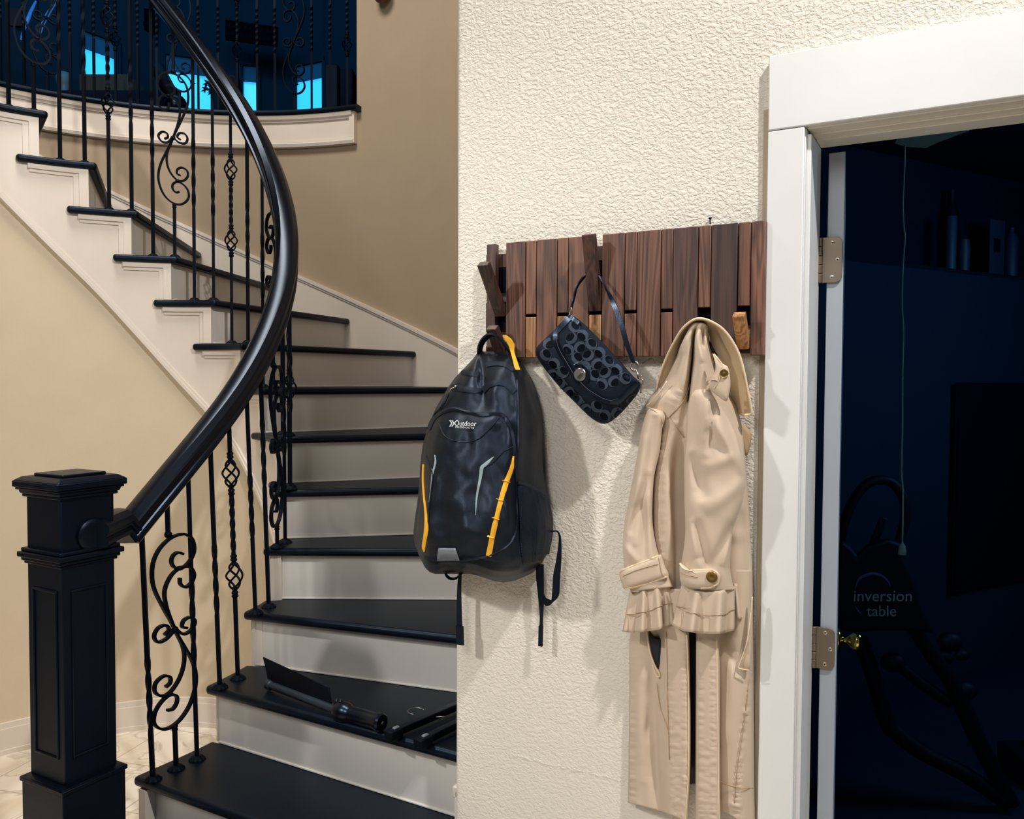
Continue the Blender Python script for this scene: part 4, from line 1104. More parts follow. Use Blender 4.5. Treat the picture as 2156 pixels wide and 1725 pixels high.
# dark lining between the two fronts
sheet('lining', [[(1388, 1225, .012), (1420, 1225, .014), (1450, 1225, .014), (1480, 1225, .014), (1500, 1225, .012)], [(1410, 1400, .012), (1430, 1400, .014), (1452, 1400, .012), (1475, 1400, .014), (1495, 1400, .012)],
                 [(1440, 1655, .014), (1448, 1652, .013), (1460, 1650, .012), (1475, 1652, .014), (1485, 1655, .014)]], M['lining'])
L1 = [(1340, 1240, .012), (1356, 1240, .020), (1374, 1240, .026), (1387, 1240, .030), (1403, 1240, .05), (1425, 1240, .058), (1446, 1240, .056), (1450, 1240, .030)]
def rw(y, xs, os_): return [(x, (y if not isinstance(y, list) else y[i]), o) for i, (x, o) in enumerate(zip(xs, os_))]
sheet('skirt_front', [L1,
    rw(1340, (1327, 1350, 1372, 1388, 1403, 1425, 1446, 1450), (.012, .022, .024, .020, .050, .060, .058, .026)),
    rw(1430, (1326, 1350, 1376, 1391, 1405, 1427, 1448, 1452), (.012, .024, .020, .032, .052, .061, .059, .026)),
    rw(1530, (1325, 1351, 1379, 1389, 1407, 1428, 1449, 1453), (.014, .026, .018, .036, .052, .060, .060, .028)),
    rw(1630, (1324, 1352, 1384, 1393, 1409, 1428, 1448, 1452), (.016, .028, .018, .036, .052, .058, .060, .028)),
    rw([1690, 1697, 1707, 1710, 1716, 1724, 1733, 1737], (1323, 1350, 1386, 1398, 1412, 1429, 1443, 1446), (.016, .030, .030, .040, .052, .057, .058, .030))], C_, n=6, ny=22, pk=[([(1333, 1240), (1331, 1690)], 9, 11, .0014), ([(1411, 1240), (1416, 1640), (1420, 1740)], 7, 12, .0012), ([(1440, 1240), (1443, 1640), (1438, 1740)], 8, 12, .0015), ([(1425, 1500), (1428, 1740)], 9, 13, .0013)], cr=[(1352, 1400, 1350, 1600, 12, .005), (1372, 1640, 1368, 1700, 6, .004), (1355, 1650, 1350, 1700, 5, -.005), (1360, 1440, 1364, 1560, 9, -.004)])
sheet('front_band', [rw(y, [x + (y - 1240) * dx for x, dx in zip((1467, 1470, 1488, 1505, 1512, 1514), (-.004, -.004, 0, .002, .003, .003))], (.026, .054, .061, .061, .058, .03)) for y in (1200, 1300, 1400, 1500, 1600, 1700, 1770)], C_, nz=.0012, n=6, ny=24, pk=[([(1476, 1240), (1476, 1770)], 8, 13, .0015), ([(1501, 1240), (1503, 1770)], 8, 12, .0016), ([(1489, 1560), (1489, 1770)], 8, 14, .0012)])
sheet('skirt_front', [
    rw(1200, (1506, 1522, 1540, 1560, 1576, 1583), (.028, .030, .044, .048, .034, .010)),
    rw(1300, (1508, 1524, 1541, 1559, 1575, 1584), (.028, .028, .042, .05, .036, .010)),
    rw(1400, (1510, 1526, 1543, 1560, 1576, 1585), (.026, .034, .050, .048, .034, .010)),
    rw(1500, (1511, 1528, 1545, 1562, 1578, 1586), (.028, .040, .050, .046, .032, .010)),
    rw(1600, (1512, 1530, 1547, 1563, 1579, 1587), (.03, .044, .048, .044, .030, .010)),
    rw(1680, (1513, 1531, 1548, 1565, 1581, 1588), (.03, .042, .046, .042, .028, .010)),
    rw([1706, 1712, 1722, 1742, 1752, 1760], (1514, 1530, 1548, 1567, 1582, 1590), (.03, .04, .044, .042, .028, .012))], C_, n=6, ny=20, pk=[([(1576, 1430), (1571, 1500), (1562, 1560), (1554, 1620), (1548, 1740)], 10, 12, .002)], cr=[(1530, 1350, 1556, 1420, 10, -.008), (1540, 1400, 1528, 1560, 12, .006), (1532, 1690, 1560, 1700, 8, .004)])
# body above, gathered up to the hook
sheet('upper_body', [
    rw([686, 682, 680, 680, 680, 681, 683, 687], (1453, 1459, 1465, 1470, 1476, 1481, 1485, 1489), (.070, .088, .094, .094, .094, .092, .086, .070)),
    rw([735, 722, 712, 712, 712, 712, 716, 722], (1431, 1438, 1450, 1460, 1468, 1477, 1486, 1491), (.045, .082, .100, .076, .104, .092, .094, .05)),
    rw(755, (1424, 1436, 1448, 1459, 1468, 1480, 1492, 1500), (.04, .072, .094, .066, .100, .105, .084, .045)),
    rw(800, (1402, 1420, 1440, 1453, 1462, 1480, 1500, 1512), (.03, .062, .090, .062, .094, .104, .084, .045)),
    rw([853, 848, 846, 846, 846, 846, 850, 855], (1362, 1393, 1428, 1448, 1456, 1482, 1518, 1548), (.030, .060, .080, .060, .086, .100, .080, .035)),
    rw(905, (1376, 1392, 1416, 1436, 1450, 1486, 1530, 1562), (.026, .045, .064, .056, .060, .08, .075, .03)),
    rw(965, (1377, 1392, 1410, 1424, 1446, 1492, 1540, 1568), (.026, .050, .060, .036, .036, .065, .065, .028)),
    rw(1040, (1373, 1390, 1408, 1416, 1440, 1496, 1545, 1574), (.026, .056, .064, .032, .030, .055, .055, .026)),
    rw(1120, (1370, 1390, 1412, 1420, 1440, 1500, 1550, 1579), (.026, .056, .060, .030, .030, .046, .048, .024)),
    rw(1200, (1370, 1393, 1414, 1423, 1440, 1502, 1554, 1583), (.026, .048, .046, .030, .030, .04, .048, .020)),
    rw(1275, (1372, 1395, 1414, 1425, 1440, 1504, 1556, 1584), (.024, .040, .040, .028, .028, .034, .044, .018))], C_, n=6, nz=.003,
    cr=[(1463, 695, 1449, 845, 3.0, -.045), (1436, 745, 1412, 830, 6, -.010), (1500, 1120, 1570, 1130, 14, .006), (1560, 1080, 1578, 1200, 8, -.008), (1470, 700, 1478, 760, 5, .008), (1484, 690, 1478, 730, 3, -.012)], pk=[([(1392, 905), (1392, 1000), (1391, 1180)], 11, 13, .0022), ([(1436, 815), (1416, 850), (1404, 880)], 9, 9, .0016), ([(1420, 880), (1444, 925)], 8, 9, .0015)], ny=14)
# sleeves
tube_piece('sleeve', [(858, 1368, 866, 1396, .030, .050), (872, 1360, 880, 1401, .024, .062), (905, 1351, 905, 1394, .024, .060), (950, 1343, 950, 1389, .020, .058), (1000, 1334, 1000, 1378, .018, .058), (1050, 1324, 1050, 1374, .018, .056),
    (1100, 1315, 1100, 1374, .018, .056), (1145, 1311, 1140, 1380, .018, .058), (1180, 1313, 1170, 1388, .020, .058), (1215, 1317, 1200, 1402, .022, .058), (1246, 1328, 1236, 1418, .022, .056)], C_,
    nz=.004, seg=44, n=9, cr=[(1328, 1120, 1364, 1000, 9, -.010), (1318, 1120, 1350, 1010, 7, .006), (1316, 1150, 1340, 1185, 8, .009), (1352, 1060, 1356, 1195, 7, -.012), (1366, 1040, 1372, 1190, 6, .006), (1356, 920, 1338, 1060, 9, .007), (1378, 880, 1368, 990, 8, -.008), (1336, 1150, 1330, 1200, 5, -.006)], label='left sleeve in the photo, cuff strapped')
tube_piece('sleeve', [(822, 1462, 818, 1492, .052, .058), (838, 1453, 832, 1502, .040, .078), (870, 1449, 866, 1524, .034, .086), (915, 1447, 912, 1548, .030, .088), (965, 1443, 962, 1562, .028, .086), (1010, 1441, 1008, 1570, .026, .084), (1060, 1441, 1058, 1563, .026, .084),
    (1110, 1443, 1110, 1545, .026, .082), (1150, 1440, 1150, 1539, .026, .080), (1190, 1434, 1190, 1537, .026, .078), (1218, 1433, 1222, 1541, .024, .076), (1248, 1437, 1242, 1547, .024, .070)], C_,
    nz=.006, seg=56, n=10, cr=[(1450, 960, 1482, 1050, 13, -.013), (1444, 940, 1462, 1030, 8, .007), (1486, 985, 1545, 960, 14, .006), (1500, 880, 1565, 990, 13, .008), (1518, 850, 1556, 950, 9, -.011), (1492, 905, 1530, 960, 10, -.006), (1466, 1100, 1490, 1198, 10, -.013), (1453, 1095, 1468, 1170, 9, .008), (1490, 1075, 1562, 1015, 14, .007), (1498, 1195, 1545, 1105, 11, -.009), (1522, 1190, 1540, 1130, 8, .006), (1492, 840, 1484, 960, 7, .007), (1503, 850, 1492, 950, 8, -.010), (1475, 1180, 1480, 1210, 6, .005)], label='right sleeve in the photo, cuff buttoned')
# collar standing up behind the neck like a hood
OE = [(1381, 824), (1388, 794), (1400, 760), (1415, 728), (1433, 697), (1450, 680), (1466, 671.5), (1484, 672), (1503, 680), (1522, 693), (1540, 715), (1556, 745), (1566, 780), (1574, 820), (1582, 862), (1580, 872), (1568, 874)]
IE = [(1396, 822), (1408, 800), (1420, 770), (1430, 740), (1440, 712), (1453, 694), (1466, 686), (1478, 684), (1490, 694), (1497, 716), (1505, 745), (1514, 775), (1524, 805), (1537, 836), (1550, 862), (1554, 870), (1558, 873)]
OO = [.030, .038, .05, .068, .088, .098, .104, .104, .100, .092, .084, .076, .070, .064, .056, .054, .054]; IO = [.022, .022, .024, .028, .034, .040, .05, .05, .044, .034, .028, .024, .022, .022, .030, .036, .044]
rows_ = []
for k in range(5):
    t = k / 4; rows_.append([(a[0] + (b[0] - a[0]) * t, a[1] + (b[1] - a[1]) * t, oa + (ob - oa) * (t ** .7)) for a, b, oa, ob in zip(OE, IE, OO, IO)])
sheet('collar', rows_, M['coat_in'], n=4, nz=.002, th=.004, cr=[(1505, 690, 1540, 760, 6, -.006)])
m = MB(); m.tube(catmull([hit(x, y, o + .001) for (x, y), o in zip(OE, OO)], 4), 0.0024, 8); obj('collar_piping', m, M['coat_pipe'], ct, smooth=True)
# epaulet with button, loop
m = pillow([(1500, 744), (1512, 753), (1522, 766), (1531, 771), (1536, 785), (1538, 812), (1534, 834), (1529, 846), (1514, 836), (1498, 824), (1491, 812), (1498, 800), (1505, 785), (1506, 765)], .118, .012, rings=5); ep = obj('epaulet', m, C_, ct, smooth=True)
TE = bvh(ep)
seam([(1503, 746), (1511, 756), (1519, 768), (1519, 785), (1512, 805), (1504, 818)], 1.0, .0012, M['coat_pipe'], 'epaulet_edge', ct, tree=TE)
def button(p, r, nm='button', par=ct, ax=None):
    m = MB(); ax = ax or -N; m.lathe(p, ax, [(r, 0), (r * 1.04, .0012), (r * .95, .0026), (r * .8, .0022), (r * .35, .0026), (0.0001, .003)], 22); obj(nm, m, M['brassb'], par, auto=50)
button(onto(TE, 1525, 787, .001)[0], .0085, par=ep)
ribbon([hit(1488, 800, .115), hit(1494, 797, .128), hit(1505, 796, .134), hit(1512, 800, .132)], V((0, 0, .004)), .003, C_, 'epaulet_loop', ct)
ribbon([hit(1489, 818, .112), hit(1496, 813, .122), hit(1508, 818, .124)], V((0, 0, .004)), .003, C_, 'epaulet_loop', ct)
# dark tab of the lining showing at the right
m = pillow([(1555, 884), (1564, 892), (1577, 904), (1582, 918), (1579, 940), (1572, 962), (1566, 950), (1560, 920)], .020, .012, rings=4); obj('storm_flap', m, M['coat_stitch'], ct, smooth=True)
# cuffs: strap, buckle end, button, gathered ruffle
m = pillow([(1303, 1204), (1320, 1195), (1345, 1185), (1370, 1177), (1389, 1168), (1394, 1172), (1401, 1194), (1409, 1213), (1390, 1221), (1360, 1231), (1335, 1238), (1316, 1242), (1310, 1232)], .066, .020, rings=5); cf = obj('cuff_strap', m, C_, ct, smooth=True); TC1 = bvh(cf)
seam([(1306, 1204), (1330, 1193), (1360, 1182), (1387, 1171)], 1.1, .0015, M['coat_pipe'], 'strap_piping', ct, tree=TC1); seam([(1317, 1240), (1345, 1234), (1375, 1225), (1406, 1213)], 1.0, .0015, M['coat_pipe'], 'strap_piping', ct, tree=TC1)
seam([(1386, 1174), (1390, 1195), (1396, 1216)], .5, .0008, M['coat_stitch'], 'strap_seam', ct, tree=TC1); seam([(1312, 1213), (1340, 1201), (1370, 1192), (1386, 1188)], .5, .0008, M['coat_stitch'], 'strap_seam', ct, tree=TC1)
m = pillow([(1431, 1184), (1435, 1192), (1446, 1199), (1462, 1201), (1480, 1199.5), (1498, 1199), (1509, 1203), (1516, 1213), (1514, 1226), (1505, 1236), (1488, 1240), (1468, 1241), (1448, 1237), (1434, 1229), (1431, 1208)], .092, .016, rings=5); cf2 = obj('cuff_strap', m, C_, ct, smooth=True); TC2 = bvh(cf2)
seam([(1432, 1187), (1440, 1197), (1455, 1202), (1480, 1201), (1498, 1201), (1509, 1206), (1514, 1216), (1510, 1229), (1497, 1237), (1475, 1239)], 1.1, .0015, M['coat_pipe'], 'strap_piping', ct, tree=TC2)
seam([(1434, 1206), (1450, 1212), (1470, 1215)], .5, .0008, M['coat_stitch'], 'strap_seam', ct, tree=TC2)
button(onto(TC2, 1499, 1215, .001)[0], .0115)
def ruffle(name, top, bot, o0, waves, amp, ph):
    T_ = catmull([V((a, b, 0)) for a, b in top], 10); B_ = catmull([V((a, b, 0)) for a, b in bot], 10); n = min(len(T_), len(B_)); g = []
    for i in range(13):
        t = i / 12; row = []
        for j in range(n):
            q = T_[j].lerp(B_[j], t); s_ = j / (n - 1)
            w_ = math.sin(s_ * waves * 6.283 + ph) + .5 * math.sin(s_ * waves * 11.3 + ph * 2)
            o = o0 + 0.010 * math.sin(math.pi * s_) + amp * w_ * (0.25 + 0.75 * t) + .006 * t; o -= 0.022 * (abs(s_ - .5) * 2) ** 4
            row.append(hit(q.x + 1.5 * w_ * t, q.y, o))
        g.append(row)
    m = MB(); m.grid(g); return obj(name, m, C_, ct, smooth=True, solid=.0028)
r1 = ruffle('cuff_ruffle', [(1327, 1246), (1345, 1247), (1360, 1243), (1378, 1238), (1398, 1232), (1414, 1228)], [(1310, 1331), (1335, 1332), (1358, 1330), (1383, 1327), (1402, 1318), (1419, 1314)], .062, 3.4, .012, 0.6)
r2 = ruffle('cuff_ruffle', [(1435, 1234), (1452, 1243), (1475, 1246), (1500, 1246), (1525, 1242), (1546, 1235)], [(1415, 1317), (1438, 1328), (1462, 1333), (1492, 1335), (1520, 1334), (1545, 1328)], .086, 2.7, .012, 2.0)
r3 = ruffle('cuff_ruffle', [(1543, 1230), (1548, 1229), (1553, 1230)], [(1545, 1298), (1556, 1304), (1564, 1302)], .045, .6, .003, 0)
for r_, pts in ((r1, [(1316, 1294), (1335, 1293), (1355, 1289), (1375, 1284), (1395, 1274), (1418, 1270)]), (r2, [(1424, 1277), (1445, 1288), (1465, 1292), (1495, 1296), (1520, 1294), (1546, 1282)])):
    seam(pts, .5, .0008, M['coat_stitch'], 'ruffle_seam', ct, tree=bvh(r_), off=.002)
m = MB(); 
# piping on the front edges, pocket welts, seams
def line(name, pts, r, mt): m = MB(); m.tube(catmull([hit(*p) for p in pts], 5), r, 8); return obj(name, m, mt, ct, smooth=True)
line('edge_piping', [(1446, 1330, .062), (1449, 1430, .063), (1450, 1530, .063), (1449, 1630, .063), (1445, 1700, .061), (1443, 1733, .06)], .0015, M['coat_pipe'])
line('edge_piping', [(1509, 1330, .062), (1510, 1430, .062), (1512, 1550, .062), (1513, 1650, .062), (1515, 1768, .062)], .0015, M['coat_pipe'])
line('edge_piping', [(1403, 1330, .0535), (1405, 1430, .0555), (1407, 1530, .0555), (1409, 1600, .0555)], .0009, M['coat_stitch'])
line('pocket_welt', [(1361, 1325, .030), (1368, 1370, .032), (1378, 1400, .034), (1389, 1421, .038), (1383, 1424, .036), (1374, 1400, .032)], .0018, M['coat_pipe'])
m = pillow([(1365, 1325), (1376, 1340), (1392, 1345), (1391, 1380), (1388, 1414), (1377, 1395), (1369, 1365)], .022, .010, rings=4); obj('pocket_opening', m, M['lining'], ct, smooth=True)
m = pillow([(1583, 1257), (1585, 1270), (1583, 1330), (1581, 1380), (1579, 1411), (1567, 1412), (1556, 1405), (1564, 1380), (1574, 1345), (1579, 1300)], .048, .012, rings=5); wl = obj('pocket_welt', m, C_, ct, smooth=True)
line('welt_piping', [(1584, 1257, .052), (1580, 1300, .060), (1574, 1345, .064), (1564, 1380, .064), (1556, 1402, .064), (1558, 1408, .064), (1578, 1412, .058)], .0013, M['coat_pipe'])
line('hem_seam', [(1515, 1646, .036), (1530, 1652, .048), (1548, 1657, .0515), (1568, 1660, .047), (1585, 1660, .022)], .0009, M['coat_stitch'])
line('side_seam', [(1577, 1430, .036), (1570, 1500, .046), (1561, 1560, .052), (1552, 1620, .052), (1546, 1700, .048)], .0009, M['coat_stitch'])
line('dart_seam', [(1383, 1440, .034), (1390, 1490, .042), (1400, 1520, .053), (1408, 1544, .056)], .0008, M['coat_stitch'])
TU = bvh([c for c in ct.children if c.name.startswith('upper_body')][0])
seam([(1451, 808), (1446, 826), (1432, 852), (1412, 876), (1405, 882)], .6, .0008, M['coat_stitch'], 'yoke_seam', ct, tree=TU, off=.002)
seam([(1410, 876), (1418, 892), (1430, 908), (1440, 920)], .6, .0008, M['coat_stitch'], 'yoke_seam', ct, tree=TU, off=.002)
line('shoulder_edge', [(1361, 855, .062), (1372, 845, .064), (1390, 824, .070), (1404, 803, .072)], .0014, M['coat_pipe'])
line('shoulder_seam', [(1362, 857, .070), (1376, 864, .080), (1389, 876, .082), (1396, 893, .076)], .0009, M['coat_stitch'])
# ------------------------------------------------------------------ door leaf, hinges, knob
DE = -0.128
pa = hit(1742, 500, DE); pb_ = hit(1777, 500, DE); ev = (pb_ - pa); ev.z = 0; ev.normalize()
dd = V((0.372, 0.928, 0)).normalized(); W_ = (pb_ - pa).length
zdt = uz(1760, 321, DE)[1]
m = MB(); A = V((pa.x, pa.y, 0.012)); B = V((pb_.x, pb_.y, 0.012))
m.hexa([A, B, B + dd * 0.74, A + dd * 0.74] + [p + V((0, 0, zdt - 0.012)) for p in (A, B, B + dd * 0.74, A + dd * 0.74)])
dl = thing('door_leaf', '', '', (A.x, A.y, 0.0)); del dl['label']; del dl['category']; dl['kind'] = 'structure'; dl.name = 'door_1'
obj('door_panel', m, M['doorpaint'], dl, bevel=(0.0015, 2))
for (x0, x1, y0, y1) in ((1727, 1772, 501, 594), (1713.5, 1756, 1319, 1413)):
    o_ = -0.1215; u0, z1 = uz(x0, y0, o_); u1, z0 = uz(x1, y1, o_); r_ = 0.013; pts = []
    for cx, cz, a0 in ((u1 - r_, z0 + r_, -90), (u1 - r_, z1 - r_, 0)):
        for a in range(0, 91, 15): q = math.radians(a0 + a); pts.append((cx + r_ * math.cos(q), cz + r_ * math.sin(q)))
    pts += [(u0, z1), (u0, z0)]
    m = MB(); m.prism([W(u, o_ - 0.0035, z) for u, z in pts], -N * 0.0035)
    hg = obj('hinge', m, M['nickel'], dl, bevel=(0.0006, 2))
    m = MB()
    for k in range(5):
        za = z0 + (z1 - z0) * (k + .03) / 5; zb_ = z0 + (z1 - z0) * (k + .97) / 5; m.lathe(W(u0 + .001, o_ + .001, za), Z, [(.0045, 0), (.0052, .0006), (.0052, zb_ - za - .0006), (.0045, zb_ - za)], 14)
    obj('knuckle', m, M['nickel'], hg, auto=40)
    for fu, fz in ((.55, .88), (.80, .5), (.55, .12)):
        p = W(u0 + (u1 - u0) * fu, o_ - .0002, z0 + (z1 - z0) * fz)
        m = MB(); m.lathe(p, -N, [(.0042, 0), (.0042, .0006), (.0036, .001), (.0001, .001)], 16)
        m.box(p - N * .0011, U * .0022, Z * .0005, N * .0002, 1); m.box(p - N * .0011, U * .0005, Z * .0022, N * .0002, 1)
        obj('screw', m, [M['screw'], M['dark']], hg, auto=40)
kp = B + dd * 0.665; kz = z_at(1779, 1346, kp); kp = V((kp.x, kp.y, kz)); kn = V((dd.y, -dd.x, 0))
m = MB(); m.lathe(kp, kn, [(.030, 0), (.030, .005), (.018, .010), (.010, .014), (.009, .026), (.016, .032), (.025, .042), (.028, .052), (.025, .062), (.012, .067), (.0001, .067)], 24)
obj('knob', m, M['brass'], dl, smooth=True)

# ------------------------------------------------------------------ unlit room behind the door
ul = UD0 - 0.35
q0 = atY(1780, 500, 3.9); bd = V((1.78, 1.0, 0)).normalized(); q0.z = 0
def meet(p, d, q, e):   # where two plan lines cross
    det = d.x * -e.y + e.x * d.y; r_ = q - p; return p + d * ((r_.x * -e.y + e.x * r_.y) / det)
c1 = meet(W(ul, -.12, 0), N, q0, bd); c2 = c1 + bd * 4.2
HR = 2.75
m = MB(); a = W(ul, -.12, 0); t = 0.05
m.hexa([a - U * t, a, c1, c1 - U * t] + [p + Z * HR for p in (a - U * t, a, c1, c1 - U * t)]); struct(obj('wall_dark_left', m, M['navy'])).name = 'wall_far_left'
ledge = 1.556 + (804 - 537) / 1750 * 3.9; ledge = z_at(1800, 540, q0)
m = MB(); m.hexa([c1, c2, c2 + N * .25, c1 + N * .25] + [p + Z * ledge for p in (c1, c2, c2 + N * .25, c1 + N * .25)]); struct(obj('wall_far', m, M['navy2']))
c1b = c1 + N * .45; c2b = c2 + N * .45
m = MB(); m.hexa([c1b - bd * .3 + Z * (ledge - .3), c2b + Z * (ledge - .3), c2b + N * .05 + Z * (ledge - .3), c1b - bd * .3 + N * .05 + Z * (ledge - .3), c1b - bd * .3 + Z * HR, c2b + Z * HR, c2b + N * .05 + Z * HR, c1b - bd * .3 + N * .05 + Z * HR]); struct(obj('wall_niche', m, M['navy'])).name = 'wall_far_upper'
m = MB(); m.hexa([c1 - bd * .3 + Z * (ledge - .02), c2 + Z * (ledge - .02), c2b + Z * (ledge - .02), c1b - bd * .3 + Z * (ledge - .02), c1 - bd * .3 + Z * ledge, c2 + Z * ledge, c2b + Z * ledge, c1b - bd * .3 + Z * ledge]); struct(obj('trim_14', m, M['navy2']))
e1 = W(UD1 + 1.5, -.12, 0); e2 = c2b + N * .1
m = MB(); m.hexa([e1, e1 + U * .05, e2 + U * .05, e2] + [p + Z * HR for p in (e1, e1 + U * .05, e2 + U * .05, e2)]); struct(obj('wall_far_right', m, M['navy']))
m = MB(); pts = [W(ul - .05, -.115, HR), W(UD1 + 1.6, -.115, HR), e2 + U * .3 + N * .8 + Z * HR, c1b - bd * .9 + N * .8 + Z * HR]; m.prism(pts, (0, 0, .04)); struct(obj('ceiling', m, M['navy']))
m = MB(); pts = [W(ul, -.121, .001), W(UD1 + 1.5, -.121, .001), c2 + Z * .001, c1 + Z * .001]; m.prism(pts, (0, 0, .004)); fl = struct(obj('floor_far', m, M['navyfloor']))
# attic hatch and its pull cord
hc = atY(1900, 305, 2.55); m = MB(); hz = z_at(1890, 310, hc)
ga = [atY(1886, 303, 2.5), atY(1952, 312, 2.5), atY(2030, 278, 2.9), atY(1940, 270, 2.9)]
HZ = 2.30
m = MB(); hs = [onz(1884, 302, HZ), onz(1905, 309, HZ), onz(1950, 312, HZ), onz(1975, 300, HZ), onz(2040, 276, HZ), onz(1960, 240, HZ), onz(1900, 270, HZ)]
m.prism(hs, (0, 0, .03)); o_h = obj('light_shade', m, mat('dim grey glass shade', (100, 140, 148), .6)); 
tag(o_h, 'dim grey ceiling fixture just under the door head in the dark room', 'ceiling light'); o_h.name = 'ceiling_light'
m = MB(); cr_ = hs[2] * 0 + sum(hs, V()) / len(hs); m.tube([cr_ + Z * .02, V((cr_.x, cr_.y, HR))], .02, 10); obj('stem', m, M['navy'], o_h)
YC = 2.6
pc = [(1905, 306), (1904, 360), (1901, 420), (1902, 470), (1905, 500), (1901, 560), (1899, 640), (1902, 700), (1900, 800), (1900, 900), (1898, 990), (1901, 1030), (1901, 1080), (1900, 1140)]
m = MB(); m.tube(catmull([atY(x, y, YC) for x, y in pc], 4), .0026, 6); cord = obj('cord', m, M['cord'], smooth=True)
tag(cord, 'thin pale pull cord hanging down in the dark room', 'cord'); cord.name = 'pull_cord'
m = MB(); p = atY(1900, 1138, YC); m.lathe(p - Z * .045, Z, [(.012, 0), (.012, .01), (.009, .028), (.003, .036), (.002, .046)], 14); obj('cord_bell', m, M['cord'], cord, smooth=True)
# things on the ledge
def on_ledge(px, dpth=.16):
    d = ray(px, 560); p = meet(V((0, 0, 0)), V((d.x, d.y, 0)).normalized(), q0 + N * dpth, bd); return V((p.x, p.y, ledge))
p = on_ledge(2000); h_ = z_at(2000, 456, p) - ledge
m = MB(); m.lathe(p, Z, [(.03, 0), (.03, h_ * .98), (.027, h_)], 16); tag(obj('canister', m, mat('dim teal tin', (6, 40, 66), .6), auto=40), 'dim teal cylinder standing on the dark room ledge', 'canister')
p2 = on_ledge(2000, .34); h2 = z_at(2000, 400, p2) - ledge
m = MB(); m.lathe(p2, Z, [(.045, 0), (.045, h2 * .55), (.04, h2 * .7), (.022, h2 * .82), (.02, h2 * .97), (.024, h2)], 16); tag(obj('bottle', m, M['blackthing'], auto=40), 'black bottle shape standing behind the teal cylinder on the ledge', 'bottle')
p = on_ledge(2028); m = MB(); h_ = z_at(2028, 505, p) - ledge; m.lathe(p, Z, [(.03, 0), (.034, h_ * .7), (.028, h_)], 16); tag(obj('jar', m, mat('dusky blue jar', (14, 22, 54), .6), auto=40), 'small dusky jar to the right of the teal cylinder', 'jar')
p = on_ledge(2098); h_ = z_at(2098, 465, p) - ledge; m = MB(); m.box(p + Z * h_ / 2, bd * .07, N * .03, Z * h_ / 2); m.box(p + Z * h_ * .55 - N * .031, bd * .03, N * .002, Z * h_ * .12, 1)
tag(obj('carton', m, [mat('dim blue carton', (8, 30, 56), .7), M['blackthing']], bevel=(.003, 1)), 'dim blue carton with a dark window on the ledge', 'box')
p = on_ledge(2128); h_ = z_at(2128, 480, p) - ledge; m = MB(); m.lathe(p, Z, [(.035, 0), (.035, h_ * .8), (.015, h_ * .9), (.015, h_)], 14); tag(obj('spray_can', m, mat('dim blue tin', (12, 26, 56), .6), auto=40), 'dim round can at the right end of the ledge', 'can')
# dark cabinet against the far wall
def on_far(px, off): d = ray(px, 900); return meet(V((0, 0, 0)), V((d.x, d.y, 0)).normalized(), q0 - N * off, bd)
ca = on_far(2010, .06); cb = ca + bd * .9; zc1 = z_at(2015, 806, ca); zc0 = z_at(2015, 1252, ca)
m = MB(); m.hexa([ca + Z * zc0, cb + Z * zc0, cb + N * .059 + Z * zc0, ca + N * .059 + Z * zc0, ca + Z * zc1, cb + Z * zc1, cb + N * .059 + Z * zc1, ca + N * .059 + Z * zc1]); cab = obj('wall_cabinet', m, M['blackthing'], bevel=(.004, 1))
tag(cab, 'very dark wide wall cabinet at the far right of the unlit room', 'cabinet')
m = MB(); m.box((ca + cb) / 2 + Z * ((zc0 + zc1) / 2) - N * .004, bd * .42, N * .004, Z * ((zc1 - zc0) / 2 - .03)); obj('cabinet_door', m, M['blackthing'], cab, bevel=(.003, 1))
# inversion table
YI = 2.95
it = thing('inversion_table', 'black padded inversion table with looped handle in the unlit room', 'exercise equipment', onz(1990, 1640, 0.02))
def AY(x, y, Y=YI): return atY(x, y, Y)
m = MB(); m.tube(catmull([AY(1768, 1150), AY(1778, 1100), AY(1797, 1055), AY(1822, 1022), AY(1850, 1011), AY(1880, 1018), AY(1902, 1050), AY(1906, 1090), AY(1897, 1130), AY(1886, 1165)], 6), .017, 12); obj('grab_handle', m, M['blackthing'], it, smooth=True)
m = MB(); BD = [(1769, 1140), (1790, 1152), (1804, 1172), (1826, 1150), (1870, 1136), (1898, 1146), (1905, 1180), (1925, 1222), (1935, 1260), (1950, 1300), (1968, 1335), (1920, 1330), (1850, 1330), (1800, 1334), (1768, 1330), (1762, 1240)]
fr = [AY(x, y, 2.86) for x, y in BD]; m.prism(fr, (0.02, .05, 0)); bo = obj('backrest_board', m, M['blackthing'], it, bevel=(.012, 3)); TBd = bvh(bo)
m = MB(); m.hexa([AY(x, y, 2.93) for x, y in ((1828, 1150), (1845, 1152), (1870, 1092), (1852, 1088))] + [AY(x, y, 2.97) for x, y in ((1828, 1150), (1845, 1152), (1870, 1092), (1852, 1088))]); obj('head_rest_post', m, M['blackthing'], it, bevel=(.004, 1))
for pts, r_ in (([(1920, 1310), (1958, 1370), (2005, 1440), (2060, 1560), (2128, 1692)], .030), ([(1810, 1345), (1840, 1430), (1866, 1518), (1888, 1545), (1950, 1590), (2030, 1630), (2120, 1690)], .028), ([(1880, 1390), (1940, 1440), (2000, 1480)], .02)):
    m = MB(); m.tube(catmull([AY(x, y) for x, y in pts], 6), r_, 12); obj('frame_tube', m, M['blackthing'], it, smooth=True)
for x, y, r_ in ((2000, 1352, .035), (1985, 1385, .03), (2030, 1455, .035), (1880, 1395, .035), (2025, 1380, .02)): 
    m = MB(); m.ball(AY(x, y), r_, 12, sq=(1.3, .8, 1)); obj('foam_roller', m, M['blackthing'], it, smooth=True)
def flat_text(tree, txt, x0, y0, w_, h_, m, shear=0): word_on(tree, txt, x0, y0, w_, h_, 0, .003, m, shear)
